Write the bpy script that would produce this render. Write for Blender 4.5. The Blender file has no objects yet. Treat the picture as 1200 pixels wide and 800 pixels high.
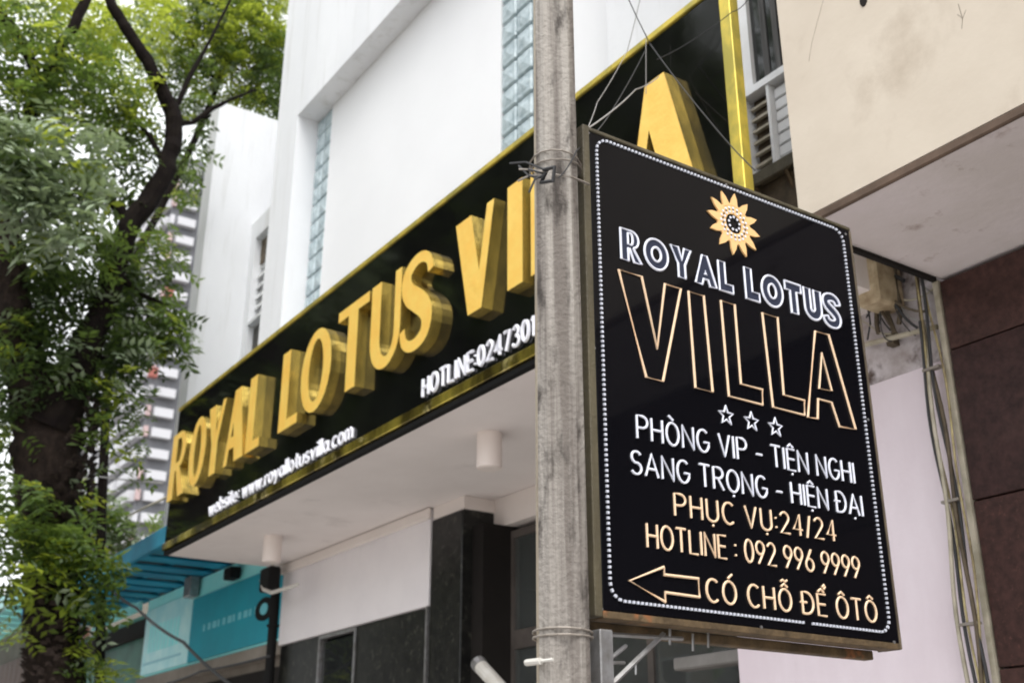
import bpy, bmesh, math, random
from math import sin, cos, pi, radians, hypot, atan2, sqrt
from mathutils import Vector, Matrix
from mathutils.geometry import tessellate_polygon

random.seed(7)
S = bpy.context.scene
COL = S.collection

# ------------------------------------------------------------------ camera
FPX, YAW, PITCH, ROLL = 1339.08, 0.978266, 0.384407, 0.000672
FWD = Vector((-sin(YAW)*cos(PITCH), cos(YAW)*cos(PITCH), sin(PITCH)))
R0 = Vector((cos(YAW), sin(YAW), 0)); U0 = R0.cross(FWD)
RGT = cos(ROLL)*R0 + sin(ROLL)*U0
UPV = -sin(ROLL)*R0 + cos(ROLL)*U0
EYE = Vector((0, 0, 1.6))
cd = bpy.data.cameras.new('camera'); cam = bpy.data.objects.new('camera', cd); COL.objects.link(cam)
cam.matrix_world = Matrix(((RGT.x, UPV.x, -FWD.x, EYE.x), (RGT.y, UPV.y, -FWD.y, EYE.y), (RGT.z, UPV.z, -FWD.z, EYE.z), (0, 0, 0, 1)))
cd.sensor_width = 36; cd.lens = FPX/1200*36; cd.clip_start = 0.05; cd.clip_end = 2500
cd.dof.use_dof = True; cd.dof.focus_distance = 3.6; cd.dof.aperture_fstop = 3.8
S.camera = cam

# ------------------------------------------------------------------ world: bright overcast sky
W = bpy.data.worlds.new('World'); S.world = W; W.use_nodes = True
nt = W.node_tree; nt.nodes.clear()
sky = nt.nodes.new('ShaderNodeTexSky'); sky.sky_type = 'NISHITA'; sky.sun_disc = False
SUN_EL, SUN_AZ = radians(58), radians(120)
sky.sun_elevation = SUN_EL; sky.sun_rotation = SUN_AZ
sky.air_density = 1.0; sky.dust_density = 4.0
hs = nt.nodes.new('ShaderNodeHueSaturation'); hs.inputs['Saturation'].default_value = 0.12
bg1 = nt.nodes.new('ShaderNodeBackground'); bg1.inputs['Strength'].default_value = 0.12
bg2 = nt.nodes.new('ShaderNodeBackground'); bg2.inputs['Color'].default_value = (0.96, 0.98, 1.0, 1); bg2.inputs['Strength'].default_value = 0.85
add = nt.nodes.new('ShaderNodeAddShader'); wo = nt.nodes.new('ShaderNodeOutputWorld')
nt.links.new(sky.outputs[0], hs.inputs['Color']); nt.links.new(hs.outputs[0], bg1.inputs['Color'])
nt.links.new(bg1.outputs[0], add.inputs[0]); nt.links.new(bg2.outputs[0], add.inputs[1]); nt.links.new(add.outputs[0], wo.inputs['Surface'])
sl = bpy.data.lights.new('sun', 'SUN'); sl.energy = 1.1; sl.angle = radians(25); sl.color = (1.0, 0.97, 0.92)
so = bpy.data.objects.new('sun', sl); COL.objects.link(so)
# the sun stands behind the camera, high over the street
sd = Vector((sin(SUN_AZ)*cos(SUN_EL), cos(SUN_AZ)*cos(SUN_EL), sin(SUN_EL)))
so.rotation_euler = sd.to_track_quat('Z', 'Y').to_euler()
S.view_settings.view_transform = 'Standard'; S.view_settings.look = 'None'
S.view_settings.exposure = 0.47; S.view_settings.gamma = 1.0
S.render.engine = 'CYCLES'
S.cycles.max_bounces = 6; S.cycles.diffuse_bounces = 4; S.cycles.glossy_bounces = 3
S.cycles.transmission_bounces = 4; S.cycles.transparent_max_bounces = 6
S.cycles.use_denoising = True
S.cycles.filter_width = 1.9

# ------------------------------------------------------------------ helpers
def at(px, py, ax, val):
    """world point where the sight line of photo pixel (px,py) meets the plane ax=val"""
    d = FWD + (px-600)/FPX*RGT - (py-400)/FPX*UPV
    i = 'xyz'.index(ax)
    return EYE + d*((val-EYE[i])/d[i])

def srgb(h):
    r = [int(h[i:i+2], 16)/255 for i in (0, 2, 4)]
    return tuple(c/12.92 if c <= .04045 else ((c+.055)/1.055)**2.4 for c in r)

def mat(name, col, rough=0.6, metal=0.0, col2=None, nscale=3.0, stretch=(1, 1, 1), bump=0.0, bscale=40, spec=0.5, contrast=(0.35, 0.65), coat=0.0,
        col3=None, nscale3=1.0, contrast3=(0.5, 0.7), emit=None, estr=0, stretch3=(1, 1, 1), rough2=None):
    m = bpy.data.materials.new(name); m.use_nodes = True
    n = m.node_tree; b = n.nodes['Principled BSDF']
    b.inputs['Base Color'].default_value = (*col, 1); b.inputs['Roughness'].default_value = rough
    b.inputs['Metallic'].default_value = metal; b.inputs['Specular IOR Level'].default_value = spec
    b.inputs['Coat Weight'].default_value = coat
    geo = n.nodes.new('ShaderNodeNewGeometry')
    def noise(scale, st, detail=6):
        mp = n.nodes.new('ShaderNodeMapping'); mp.inputs['Scale'].default_value = st
        n.links.new(geo.outputs['Position'], mp.inputs['Vector'])
        t = n.nodes.new('ShaderNodeTexNoise'); t.inputs['Scale'].default_value = scale; t.inputs['Detail'].default_value = detail
        t.inputs['Roughness'].default_value = 0.62
        n.links.new(mp.outputs[0], t.inputs['Vector']); return t
    def ramp(t, c):
        r = n.nodes.new('ShaderNodeMapRange'); r.inputs[1].default_value = c[0]; r.inputs[2].default_value = c[1]
        n.links.new(t.outputs['Fac'], r.inputs[0]); return r
    cur = None
    if col2:
        t = noise(nscale, stretch); r = ramp(t, contrast)
        mx = n.nodes.new('ShaderNodeMix'); mx.data_type = 'RGBA'
        mx.inputs[6].default_value = (*col, 1); mx.inputs[7].default_value = (*col2, 1)
        n.links.new(r.outputs[0], mx.inputs[0]); cur = mx.outputs[2]
        if rough2 is not None:
            rr = n.nodes.new('ShaderNodeMapRange'); rr.inputs[3].default_value = rough; rr.inputs[4].default_value = rough2
            n.links.new(r.outputs[0], rr.inputs[0]); n.links.new(rr.outputs[0], b.inputs['Roughness'])
    if col3:
        t = noise(nscale3, stretch3, 8); r = ramp(t, contrast3)
        mx = n.nodes.new('ShaderNodeMix'); mx.data_type = 'RGBA'
        if cur: n.links.new(cur, mx.inputs[6])
        else: mx.inputs[6].default_value = (*col, 1)
        mx.inputs[7].default_value = (*col3, 1)
        n.links.new(r.outputs[0], mx.inputs[0]); cur = mx.outputs[2]
    if cur: n.links.new(cur, b.inputs['Base Color'])
    if bump:
        t = noise(bscale, (1, 1, 1)); bp = n.nodes.new('ShaderNodeBump'); bp.inputs['Strength'].default_value = bump
        bp.inputs['Distance'].default_value = 0.02
        n.links.new(t.outputs['Fac'], bp.inputs['Height']); n.links.new(bp.outputs[0], b.inputs['Normal'])
    if emit:
        b.inputs['Emission Color'].default_value = (*emit, 1); b.inputs['Emission Strength'].default_value = estr
    return m

class MB:
    def __init__(s): s.v = []; s.f = []; s.mi = []
    def add(s, vs, fs, mi=0):
        o = len(s.v); s.v += [tuple(p) for p in vs]
        s.f += [tuple(i+o for i in f) for f in fs]; s.mi += [mi]*len(fs)
    def box(s, x0, x1, y0, y1, z0, z1, mi=0, c=0.0):
        if c <= 0:
            vs = [(x, y, z) for x in (x0, x1) for y in (y0, y1) for z in (z0, z1)]
            s.add(vs, [(0, 1, 3, 2), (4, 6, 7, 5), (0, 4, 5, 1), (2, 3, 7, 6), (0, 2, 6, 4), (1, 5, 7, 3)], mi)
        else:
            bm = bmesh.new(); bmesh.ops.create_cube(bm, size=1)
            for v in bm.verts: v.co = Vector(((x0+x1)/2+v.co.x*(x1-x0), (y0+y1)/2+v.co.y*(y1-y0), (z0+z1)/2+v.co.z*(z1-z0)))
            bmesh.ops.bevel(bm, geom=bm.edges[:], offset=c, segments=1, affect='EDGES')
            bm.verts.index_update(); s.add([v.co for v in bm.verts], [[v.index for v in f.verts] for f in bm.faces], mi); bm.free()
        return s
    def tube(s, pts, r, n=6, cap=True, mi=0, closed=False):
        pts = [Vector(p) for p in pts]; N = len(pts); rs = r if isinstance(r, (list, tuple)) else [r]*N
        vs = []; nor = None
        for i, p in enumerate(pts):
            if closed: t = (pts[(i+1) % N]-pts[i-1])
            else: t = (pts[min(i+1, N-1)]-pts[max(i-1, 0)])
            t = t.normalized() if t.length > 1e-9 else Vector((0, 0, 1))
            if nor is None:
                a = Vector((0, 0, 1)) if abs(t.z) < 0.9 else Vector((1, 0, 0)); nor = t.cross(a).normalized()
            nor = (nor - t*nor.dot(t)); nor = nor.normalized() if nor.length > 1e-6 else t.orthogonal().normalized()
            bi = t.cross(nor)
            for k in range(n):
                a = 2*pi*k/n; vs.append(p + rs[i]*(cos(a)*nor + sin(a)*bi))
        fs = []
        for i in range(N if closed else N-1):
            j = (i+1) % N
            for k in range(n):
                k2 = (k+1) % n; fs.append((i*n+k, i*n+k2, j*n+k2, j*n+k))
        if cap and not closed:
            fs.append(tuple(range(n-1, -1, -1))); fs.append(tuple((N-1)*n+k for k in range(n)))
        s.add(vs, fs, mi); return s
    def prism(s, loops, fn, d0, d1, mi=0, mside=None):
        """loops: 2D outlines (first outer, others holes); fn(u,v,d)->xyz; extruded d0..d1"""
        flat = [p for l in loops for p in l]
        tris = tessellate_polygon([[Vector((p[0], p[1], 0)) for p in l] for l in loops])
        n = len(flat)
        s.add([fn(p[0], p[1], d1) for p in flat]+[fn(p[0], p[1], d0) for p in flat],
              [t for t in tris]+[tuple(i+n for i in reversed(t)) for t in tris], mi)
        side = mi if mside is None else mside
        for l in loops:
            m = len(l)
            s.add([fn(p[0], p[1], d0) for p in l]+[fn(p[0], p[1], d1) for p in l],
                  [(i, (i+1) % m, (i+1) % m+m, i+m) for i in range(m)], side)
        return s
    def ribbon_prism(s, loops, fn, d0, d1, mi=0, mside=None):
        l = loops[0]; n = len(l)//2; side = mi if mside is None else mside
        s.add([fn(p[0], p[1], d1) for p in l], [(i, i+1, 2*n-2-i, 2*n-1-i) for i in range(n-1)], mi)
        s.add([fn(p[0], p[1], d0) for p in l], [(i, 2*n-1-i, 2*n-2-i, i+1) for i in range(n-1)], mi)
        m = 2*n
        s.add([fn(p[0], p[1], d0) for p in l]+[fn(p[0], p[1], d1) for p in l], [(i, (i+1) % m, (i+1) % m+m, i+m) for i in range(m)], side)
        return s
    def cyl(s, c, r, z0, z1, n=24, mi=0):
        s.tube([(c[0], c[1], z0), (c[0], c[1], z1)], r, n, mi=mi); return s
    def build(s, name, mats, parent=None, smooth=False):
        me = bpy.data.meshes.new(name); me.from_pydata(s.v, [], s.f)
        mats = mats if isinstance(mats, (list, tuple)) else [mats]
        for m in mats: me.materials.append(m)
        if len(mats) > 1: me.polygons.foreach_set('material_index', s.mi)
        if smooth: me.polygons.foreach_set('use_smooth', [True]*len(me.polygons))
        me.update(); bm = bmesh.new(); bm.from_mesh(me)
        if len(bm.faces) < 20000: bmesh.ops.recalc_face_normals(bm, faces=bm.faces[:])
        bm.to_mesh(me); bm.free()
        return link(name, me, parent)

def link(name, me, parent=None, loc=None, kind=None):
    o = bpy.data.objects.new(name, me); COL.objects.link(o)
    if parent is not None:
        o.parent = parent
        base = parent.matrix_world.inverted() if False else None
        off = Vector((0, 0, 0)); p = parent
        while p is not None: off += p.location; p = p.parent
        o.location = (Vector(loc) if loc else Vector((0, 0, 0))) - off
    elif loc: o.location = loc
    if kind: o['kind'] = kind
    return o
def tag(o, label=None, cat=None, group=None, kind=None):
    if label: o['label'] = label
    if cat: o['category'] = cat
    if group: o['group'] = group
    if kind: o['kind'] = kind
    return o
def thing(name, label, cat, loc=(0, 0, 0), group=None):
    o = bpy.data.objects.new(name, None); COL.objects.link(o); o.location = loc; o.empty_display_size = .2
    return tag(o, label, cat, group)
def box(name, m, parent, x0, x1, y0, y1, z0, z1, c=0.0):
    return MB().box(x0, x1, y0, y1, z0, z1, c=c).build(name, m, parent)
def wall_rects(rects, y0, y1):
    b = MB()
    for x0, x1, z0, z1 in rects: b.box(x0, x1, y0, y1, z0, z1)
    return b

# ------------------------------------------------------------------ materials
M = {}
M['white'] = mat('white_paint', (.76, .77, .79), .75, col2=(.68, .69, .71), nscale=.9, stretch=(1, 1, .4), bump=.12, bscale=14, col3=(.47, .465, .44), nscale3=2.6, contrast3=(.54, .88), stretch3=(2.2, 2.2, .16))
M['offwhite'] = mat('offwhite_soffit', (.82, .755, .73), .85, col2=(.76, .695, .67), nscale=1.3, bump=.1, bscale=12, col3=(.55, .49, .47), nscale3=2.2, contrast3=(.6, .9))
M['peach'] = mat('pale_plaster', (.78, .71, .67), .8, col2=(.72, .65, .61), nscale=1.2, bump=.05)
M['board'] = mat('white_board', (.82, .78, .79), .5, col2=(.75, .71, .73), nscale=1.2, bump=.05, bscale=6, col3=(.58, .55, .57), nscale3=3, contrast3=(.6, .9), stretch3=(1, 1, .3))
M['beige'] = mat('beige_render', (.60, .53, .44), .85, col2=(.54, .47, .385), nscale=1.7, bump=.07, bscale=22, col3=(.34, .27, .2), nscale3=2.1, contrast3=(.58, .88), stretch3=(1, 1, .7))
M['beige_soffit'] = mat('beige_soffit_paint', (.76, .69, .695), .85, col2=(.66, .60, .58), nscale=1.6, bump=.2, bscale=20, col3=(.34, .25, .22), nscale3=5, contrast3=(.60, .74))
M['lip'] = mat('drip_edge', (.13, .085, .06), .85, col2=(.07, .045, .03), nscale=6)
M['pink'] = mat('lilac_wall_paint', (.80, .72, .775), .7, col2=(.69, .60, .65), nscale=1.7, stretch=(1, 1, .35), bump=.12, bscale=18, col3=(.60, .50, .53), nscale3=5, contrast3=(.60, .9), stretch3=(1, 1, .3))
M['tile'] = mat('dark_red_granite', (.060, .028, .024), .5, spec=.22, col2=(.030, .015, .013), nscale=26, bump=.03, bscale=60, col3=(.11, .05, .04), nscale3=50, contrast3=(.58, .75))
M['tile_b'] = mat('dark_red_granite_b', (.075, .036, .031), .45, spec=.25, col2=(.036, .018, .015), nscale=22, bump=.03, bscale=60, col3=(.03, .015, .013), nscale3=2.5, contrast3=(.5, .8))
M['tile_c'] = mat('dark_red_granite_c', (.050, .024, .022), .5, spec=.22, col2=(.026, .013, .012), nscale=30, bump=.03, bscale=60, col3=(.085, .045, .04), nscale3=3.5, contrast3=(.55, .85))
M['grout'] = mat('dark_joint', (.10, .07, .06), .9)
M['granite'] = mat('black_granite', (.020, .020, .018), .3, spec=.25, col2=(.008, .008, .008), nscale=9, col3=(.085, .085, .07), nscale3=16, contrast3=(.56, .8))
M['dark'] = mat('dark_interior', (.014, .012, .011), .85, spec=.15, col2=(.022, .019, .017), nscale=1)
M['ledge'] = mat('interior_ledge', (.22, .18, .16), .6)
M['gloss_black'] = mat('glossy_black_panel', (.004, .004, .004), .05, spec=.42, col2=(.006, .006, .006), nscale=2, rough2=.12, bump=.05, bscale=2.5)
M['sign_black'] = mat('glossy_sign_face', (.004, .004, .0055), .06, spec=.14)
M['gold'] = mat('gold_letter_face', (1.0, .70, .17), .36, metal=.25, col2=(.98, .58, .11), nscale=5, spec=.6, bump=.25, bscale=9, contrast=(.3, .7))
M['goldside'] = mat('gold_letter_return', (.85, .60, .13), .2, metal=.75, col2=(.36, .27, .07), nscale=7, stretch=(1, 1, .3), bump=.3, bscale=7)
M['goldtrim'] = mat('gold_trim', (.78, .60, .10), .3, metal=.55, col2=(.45, .38, .08), nscale=7, contrast=(.4, .6), stretch=(1, 1, .6))
M['goldtrim2'] = mat('gold_trim_painted_reflections', (.70, .56, .10), .22, metal=.8, col2=(.10, .075, .02), nscale=2.3, contrast=(.40, .58), stretch=(1, 1, .2), bump=.4, bscale=5, col3=(.95, .80, .35), nscale3=5, contrast3=(.56, .66))  # dark and bright patches paint varied reflections into the metal colour
M['frost'] = mat('white_lettering', (.80, .80, .86), .5, emit=(.8, .82, .9), estr=.04)
M['led_white'] = mat('led_white_tube', (.78, .80, .90), .4)
M['led_dot'] = mat('led_dot', (.58, .60, .68), .5)
M['led_grey'] = mat('letter_fill_grey', (.035, .04, .065), .9, spec=.1)
M['led_warm'] = mat('led_warm_tube', (.85, .62, .42), .4)
M['led_gold'] = mat('led_gold', (.86, .54, .24), .4)
M['rust'] = mat('rusty_angle_iron', (.15, .10, .05), .75, metal=.2, col2=(.06, .04, .02), nscale=14, bump=.4, bscale=60, col3=(.34, .12, .04), nscale3=6, contrast3=(.6, .7))
M['olive'] = mat('weathered_frame_paint', (.105, .088, .05), .6, col2=(.05, .04, .022), nscale=9, stretch=(1, 1, .25), bump=.3, bscale=60)
M['steel'] = mat('galvanised_steel', (.36, .36, .37), .45, metal=.7, col2=(.22, .21, .2), nscale=12, bump=.15)
M['steeldark'] = mat('dark_bronze_frame', (.10, .085, .075), .5, col2=(.06, .05, .045), nscale=6)
M['wire'] = mat('tie_wire', (.28, .25, .22), .55, metal=.4, col2=(.25, .22, .19), nscale=20)
M['cable'] = mat('black_cable', (.025, .025, .027), .6)
M['cable2'] = mat('grey_cable', (.30, .29, .28), .6)
M['cable3'] = mat('pale_conduit', (.50, .45, .36), .6, col2=(.3, .27, .2), nscale=9)
M['yellowed'] = mat('yellowed_conduit', (.52, .44, .22), .6, col2=(.16, .12, .06), nscale=5, stretch=(1, 1, 2))
M['pole'] = mat('concrete_pole', (.33, .305, .275), .85, col2=(.15, .13, .115), nscale=9, stretch=(2.4, 2.4, .07), bump=.6, bscale=50, contrast=(.4, .58), col3=(.055, .046, .04), nscale3=9, contrast3=(.53, .66), stretch3=(1.8, 1.8, .6))
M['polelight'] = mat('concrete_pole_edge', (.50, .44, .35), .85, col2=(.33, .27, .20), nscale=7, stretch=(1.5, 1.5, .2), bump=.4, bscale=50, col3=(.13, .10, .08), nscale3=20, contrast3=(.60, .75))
def glass_mat(name, col, rough=.08, a=.0):
    m = mat(name, col, rough, spec=.5); m.node_tree.nodes['Principled BSDF'].inputs['Transmission Weight'].default_value = a; return m
M['glass'] = glass_mat('dark_glass', (.02, .022, .022), .04)
M['clearglass'] = glass_mat('shop_glass', (.75, .8, .78), .02, .95)
M['whitebright'] = mat('fresh_white_paint', (.80, .805, .82), .7, col2=(.76, .765, .78), nscale=.6, bump=.06, bscale=14, col3=(.64, .64, .63), nscale3=3, contrast3=(.64, .9), stretch3=(3, 3, .14))
M['gblock'] = mat('glass_block', (.30, .38, .41), .15, col2=(.46, .55, .58), nscale=7, stretch=(1, 1, 1), bump=.9, bscale=14, spec=.8, contrast=(.4, .6))
M['mortar'] = mat('block_mortar', (.62, .70, .72), .7)
M['frame'] = mat('white_window_frame', (.80, .81, .82), .5, col2=(.70, .70, .70), nscale=4)
M['curtain'] = mat('dark_curtain', (.11, .105, .10), .8, col2=(.03, .03, .03), nscale=9, stretch=(4, 1, .15))
M['junk'] = mat('weathered_brown_metal', (.12, .09, .055), .7, col2=(.05, .035, .02), nscale=12)
M['teal'] = mat('teal_sign_face', (.018, .36, .46), .6, spec=.2, col2=(.022, .29, .38), nscale=1.2)
M['cyan'] = mat('pale_cyan_panel', (.30, .90, .90), .6, spec=.2, col2=(.42, .92, .92), nscale=1.5)
M['cyan2'] = mat('pale_cyan_print', (.58, .92, .93), .5, col2=(.38, .80, .85), nscale=3)
M['blueslat'] = mat('blue_awning_slat', (.02, .30, .46), .6, spec=.2, col2=(.015, .2, .33), nscale=2)
M['bluedark'] = mat('dark_blue_sheet', (.015, .07, .11), .6)
M['blueslat2'] = mat('blue_awning_slat_faded', (.03, .30, .42), .6, spec=.2, col2=(.02, .18, .3), nscale=2)
M['tealdark'] = mat('teal_lettering', (.16, .58, .66), .5)
M['fadedprint'] = mat('faded_print', (.26, .62, .70), .5)
M['wood'] = mat('brown_timber', (.14, .06, .03), .6, col2=(.08, .035, .02), nscale=4, stretch=(4, 4, .4))
M['shopwall'] = mat('drab_shop_wall', (.30, .26, .22), .85, col2=(.2, .17, .14), nscale=1.5, bump=.2)
M['greenwall'] = mat('green_shop_wall', (.06, .20, .15), .6, col2=(.03, .1, .08), nscale=1.8)
M['tower'] = mat('tower_grey_wall', (.15, .155, .17), .8, col2=(.11, .11, .12), nscale=.1)
M['towerwhite'] = mat('tower_white_parapet', (.52, .52, .55), .7)
M['towerpink'] = mat('tower_pink_panel', (.45, .33, .33), .7)
M['towerred'] = mat('tower_red_awning', (.30, .09, .07), .7)
M['asphalt'] = mat('bounce_pale_asphalt', (.36, .34, .33), .9, col2=(.30, .29, .28), nscale=4, bump=.3, bscale=80)  # asphalt, paled like the paving to bounce light up onto the soffits
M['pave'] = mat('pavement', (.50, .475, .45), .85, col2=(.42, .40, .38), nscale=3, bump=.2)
M['ground'] = mat('ground_soil', (.20, .18, .15), .95, col2=(.14, .13, .1), nscale=.4)
M['kerb'] = mat('kerb_stone', (.34, .33, .31), .85, col2=(.26, .25, .24), nscale=4)
M['bark'] = mat('dark_bark', (.026, .018, .014), .95, spec=.15, col2=(.010, .007, .006), nscale=16, stretch=(1, 1, .5), bump=1.0, bscale=24, col3=(.07, .052, .04), nscale3=26, contrast3=(.62, .74))
M['barkscale'] = mat('bark_scale', (.07, .052, .045), .9, spec=.2, col2=(.02, .014, .012), nscale=18)
M['barksmooth'] = mat('dark_limb_bark', (.012, .009, .007), .95, spec=.12, col2=(.006, .004, .004), nscale=9, bump=.5, bscale=40)
M['rubber'] = mat('rubber', (.012, .012, .012), .8, spec=.15)
M['plastic'] = mat('pale_plastic', (.62, .60, .56), .5, col2=(.5, .47, .42), nscale=6)
M['lampbody'] = mat('lamp_housing', (.82, .73, .68), .5)

def leaf_mat(name, c1, c2, trans=.45, rough=.45, spec=.4, tcol=None):
    m = bpy.data.materials.new(name); m.use_nodes = True; n = m.node_tree
    b = n.nodes['Principled BSDF']; out = n.nodes['Material Output']
    g = n.nodes.new('ShaderNodeNewGeometry'); mx = n.nodes.new('ShaderNodeMix'); mx.data_type = 'RGBA'
    n.links.new(g.outputs['Random Per Island'], mx.inputs[0]); mx.inputs[6].default_value = (*c1, 1); mx.inputs[7].default_value = (*c2, 1)
    n.links.new(mx.outputs[2], b.inputs['Base Color']); b.inputs['Roughness'].default_value = rough; b.inputs['Specular IOR Level'].default_value = spec
    t = n.nodes.new('ShaderNodeBsdfTranslucent'); tc = tcol or tuple(min(1, c*2.2) for c in c2); t.inputs['Color'].default_value = (*tc, 1)
    ms = n.nodes.new('ShaderNodeMixShader'); ms.inputs[0].default_value = trans
    n.links.new(b.outputs[0], ms.inputs[1]); n.links.new(t.outputs[0], ms.inputs[2]); n.links.new(ms.outputs[0], out.inputs['Surface'])
    return m
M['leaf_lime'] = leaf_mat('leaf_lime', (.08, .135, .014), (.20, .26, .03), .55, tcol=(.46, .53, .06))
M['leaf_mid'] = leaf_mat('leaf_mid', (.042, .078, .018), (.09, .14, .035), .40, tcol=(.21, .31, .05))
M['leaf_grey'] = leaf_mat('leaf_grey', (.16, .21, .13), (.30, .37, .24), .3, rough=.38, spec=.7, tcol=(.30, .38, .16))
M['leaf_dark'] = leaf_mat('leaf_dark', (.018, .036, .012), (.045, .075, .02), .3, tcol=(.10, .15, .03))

# ------------------------------------------------------------------ setting
Y_F = 3.465      # plane of the hotel fascia and of the neighbour's bay
Z_C = 3.9        # underside of the canopy
Y_W = 4.2        # hotel upper wall, outer plane
b = MB(); b.add([(-1500, -1500, 0), (1500, -1500, 0), (1500, 1500, 0), (-1500, 1500, 0)], [(0, 1, 2, 3)])
tag(b.build('ground', M['ground']), kind='structure')
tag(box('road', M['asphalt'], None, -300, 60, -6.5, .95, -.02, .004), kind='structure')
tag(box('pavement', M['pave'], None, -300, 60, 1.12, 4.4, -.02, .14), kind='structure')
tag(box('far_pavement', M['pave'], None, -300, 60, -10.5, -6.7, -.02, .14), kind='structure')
tag(box('kerb', M['kerb'], None, -300, 60, .95, 1.12, -.02, .145), kind='structure')

# ------------------------------------------------------------------ glyph polygons (letters with thick and thin strokes)
def ell(cx, cy, rx, ry, a0, a1, n):
    return [(cx+rx*cos(radians(a0+(a1-a0)*i/n)), cy+ry*sin(radians(a0+(a1-a0)*i/n))) for i in range(n+1)]
def ribbon(pts, ws):
    L, R = [], []
    for i, p in enumerate(pts):
        q0 = pts[max(i-1, 0)]; q1 = pts[min(i+1, len(pts)-1)]
        dx, dy = q1[0]-q0[0], q1[1]-q0[1]; l = hypot(dx, dy); nx, ny = -dy/l, dx/l; w = ws[i]/2
        L.append((p[0]+nx*w, p[1]+ny*w)); R.append((p[0]-nx*w, p[1]-ny*w))
    return L+R[::-1]
def glyph(ch, w, a, t):
    """outline loops, height 1, width w, thick stroke a, thin stroke t"""
    m = w/2
    if ch == 'L': return [[(0, 0), (w, 0), (w, t), (a, t), (a, 1), (0, 1)]]
    if ch == 'I': return [[(0, 0), (a, 0), (a, 1), (0, 1)]]
    if ch == 'T': return [[(0, 1), (0, 1-t), (m-a/2, 1-t), (m-a/2, 0), (m+a/2, 0), (m+a/2, 1-t), (w, 1-t), (w, 1)]]
    if ch == 'V':
        e = a*.42; mm = m+.02
        k1 = mm-e; k2 = w-(mm+e)
        y = 1-(w-a-t)/(k1+k2) if k1+k2 else .3
        xi = a+k1*(1-y)
        return [[(0, 1), (a, 1), (xi, y), (w-t, 1), (w, 1), (mm+e, 0), (mm-e, 0)]]
    if ch == 'A':
        e = a*.36; k1 = m-e; k2 = w-(m+e)
        y = (w-a-t)/(k1+k2); L = lambda q: t+k1*q; Rr = lambda q: w-a-k2*q
        return [[(0, 0), (t, 0), (L(.2), .2), (Rr(.2), .2), (w-a, 0), (w, 0), (m+e, 1), (m-e, 1)],
                [(L(.36), .36), (L(y), y), (Rr(.36), .36)]]
    if ch == 'Y':
        return [[(0, 1), (a*1.1, 1), (m+.02, .58), (w-t, 1), (w, 1), (m+a/2, .44), (m+a/2, 0), (m-a/2, 0), (m-a/2, .44)]]
    if ch == 'O':
        return [ell(m, .5, m, .5, 0, 360-15, 23), ell(m, .5, m-a, .5-t, 0, 360-15, 23)[::-1]]
    if ch == 'U':
        r = m
        return [[(0, 1)]+ell(m, .36, m, .36, 180, 360, 14)+[(w, 1), (w-t*1.1, 1)]+ell((a+w-t*1.1)/2, .36, (w-t*1.1-a)/2, .36-t, 360, 180, 14)+[(a, 1)]]
    if ch == 'S':
        C_ = [(.93, .74), (.86, .87), (.66, .945), (.42, .945), (.20, .87), (.15, .745), (.26, .62), (.5, .51), (.74, .39), (.84, .26), (.77, .12), (.56, .055), (.32, .055), (.12, .13), (.05, .27)]
        p = []
        for i in range(len(C_)-1):
            P0, P1, P2, P3 = C_[max(i-1, 0)], C_[i], C_[i+1], C_[min(i+2, len(C_)-1)]
            for k in range(3):
                f = k/3; p.append(tuple(w**(1-d)*.5*((2*P1[d])+(-P0[d]+P2[d])*f+(2*P0[d]-5*P1[d]+4*P2[d]-P3[d])*f*f+(-P0[d]+3*P1[d]-3*P2[d]+P3[d])*f**3) for d in (0, 1)))
        p.append((C_[-1][0]*w, C_[-1][1]))
        ws = [t*.85+(a*1.05-t*.85)*math.exp(-((i/(len(p)-1)-.5)/.24)**2) for i in range(len(p))]
        return [ribbon(p, ws)]
    if ch == 'R':
        bw = w*.88
        o = [(0, 0), (a, 0), (a, .42), (a+.06*w, .42), (w-a*1.05, 0), (w, 0), (w*.60, .445)]
        o += ell(bw-.28, .72, .28, .28, -75, 90, 10)+[(0, 1)]
        h = [(a, .54)]+ell(bw-.28, .72, .28-a*.8, .18, -90, 90, 8)+[(a, .90)]
        return [o, h[::-1]]
def offs(loops, s, dx, dy): return [[(x*s+dx, y*s+dy) for x, y in l] for l in loops]

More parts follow.
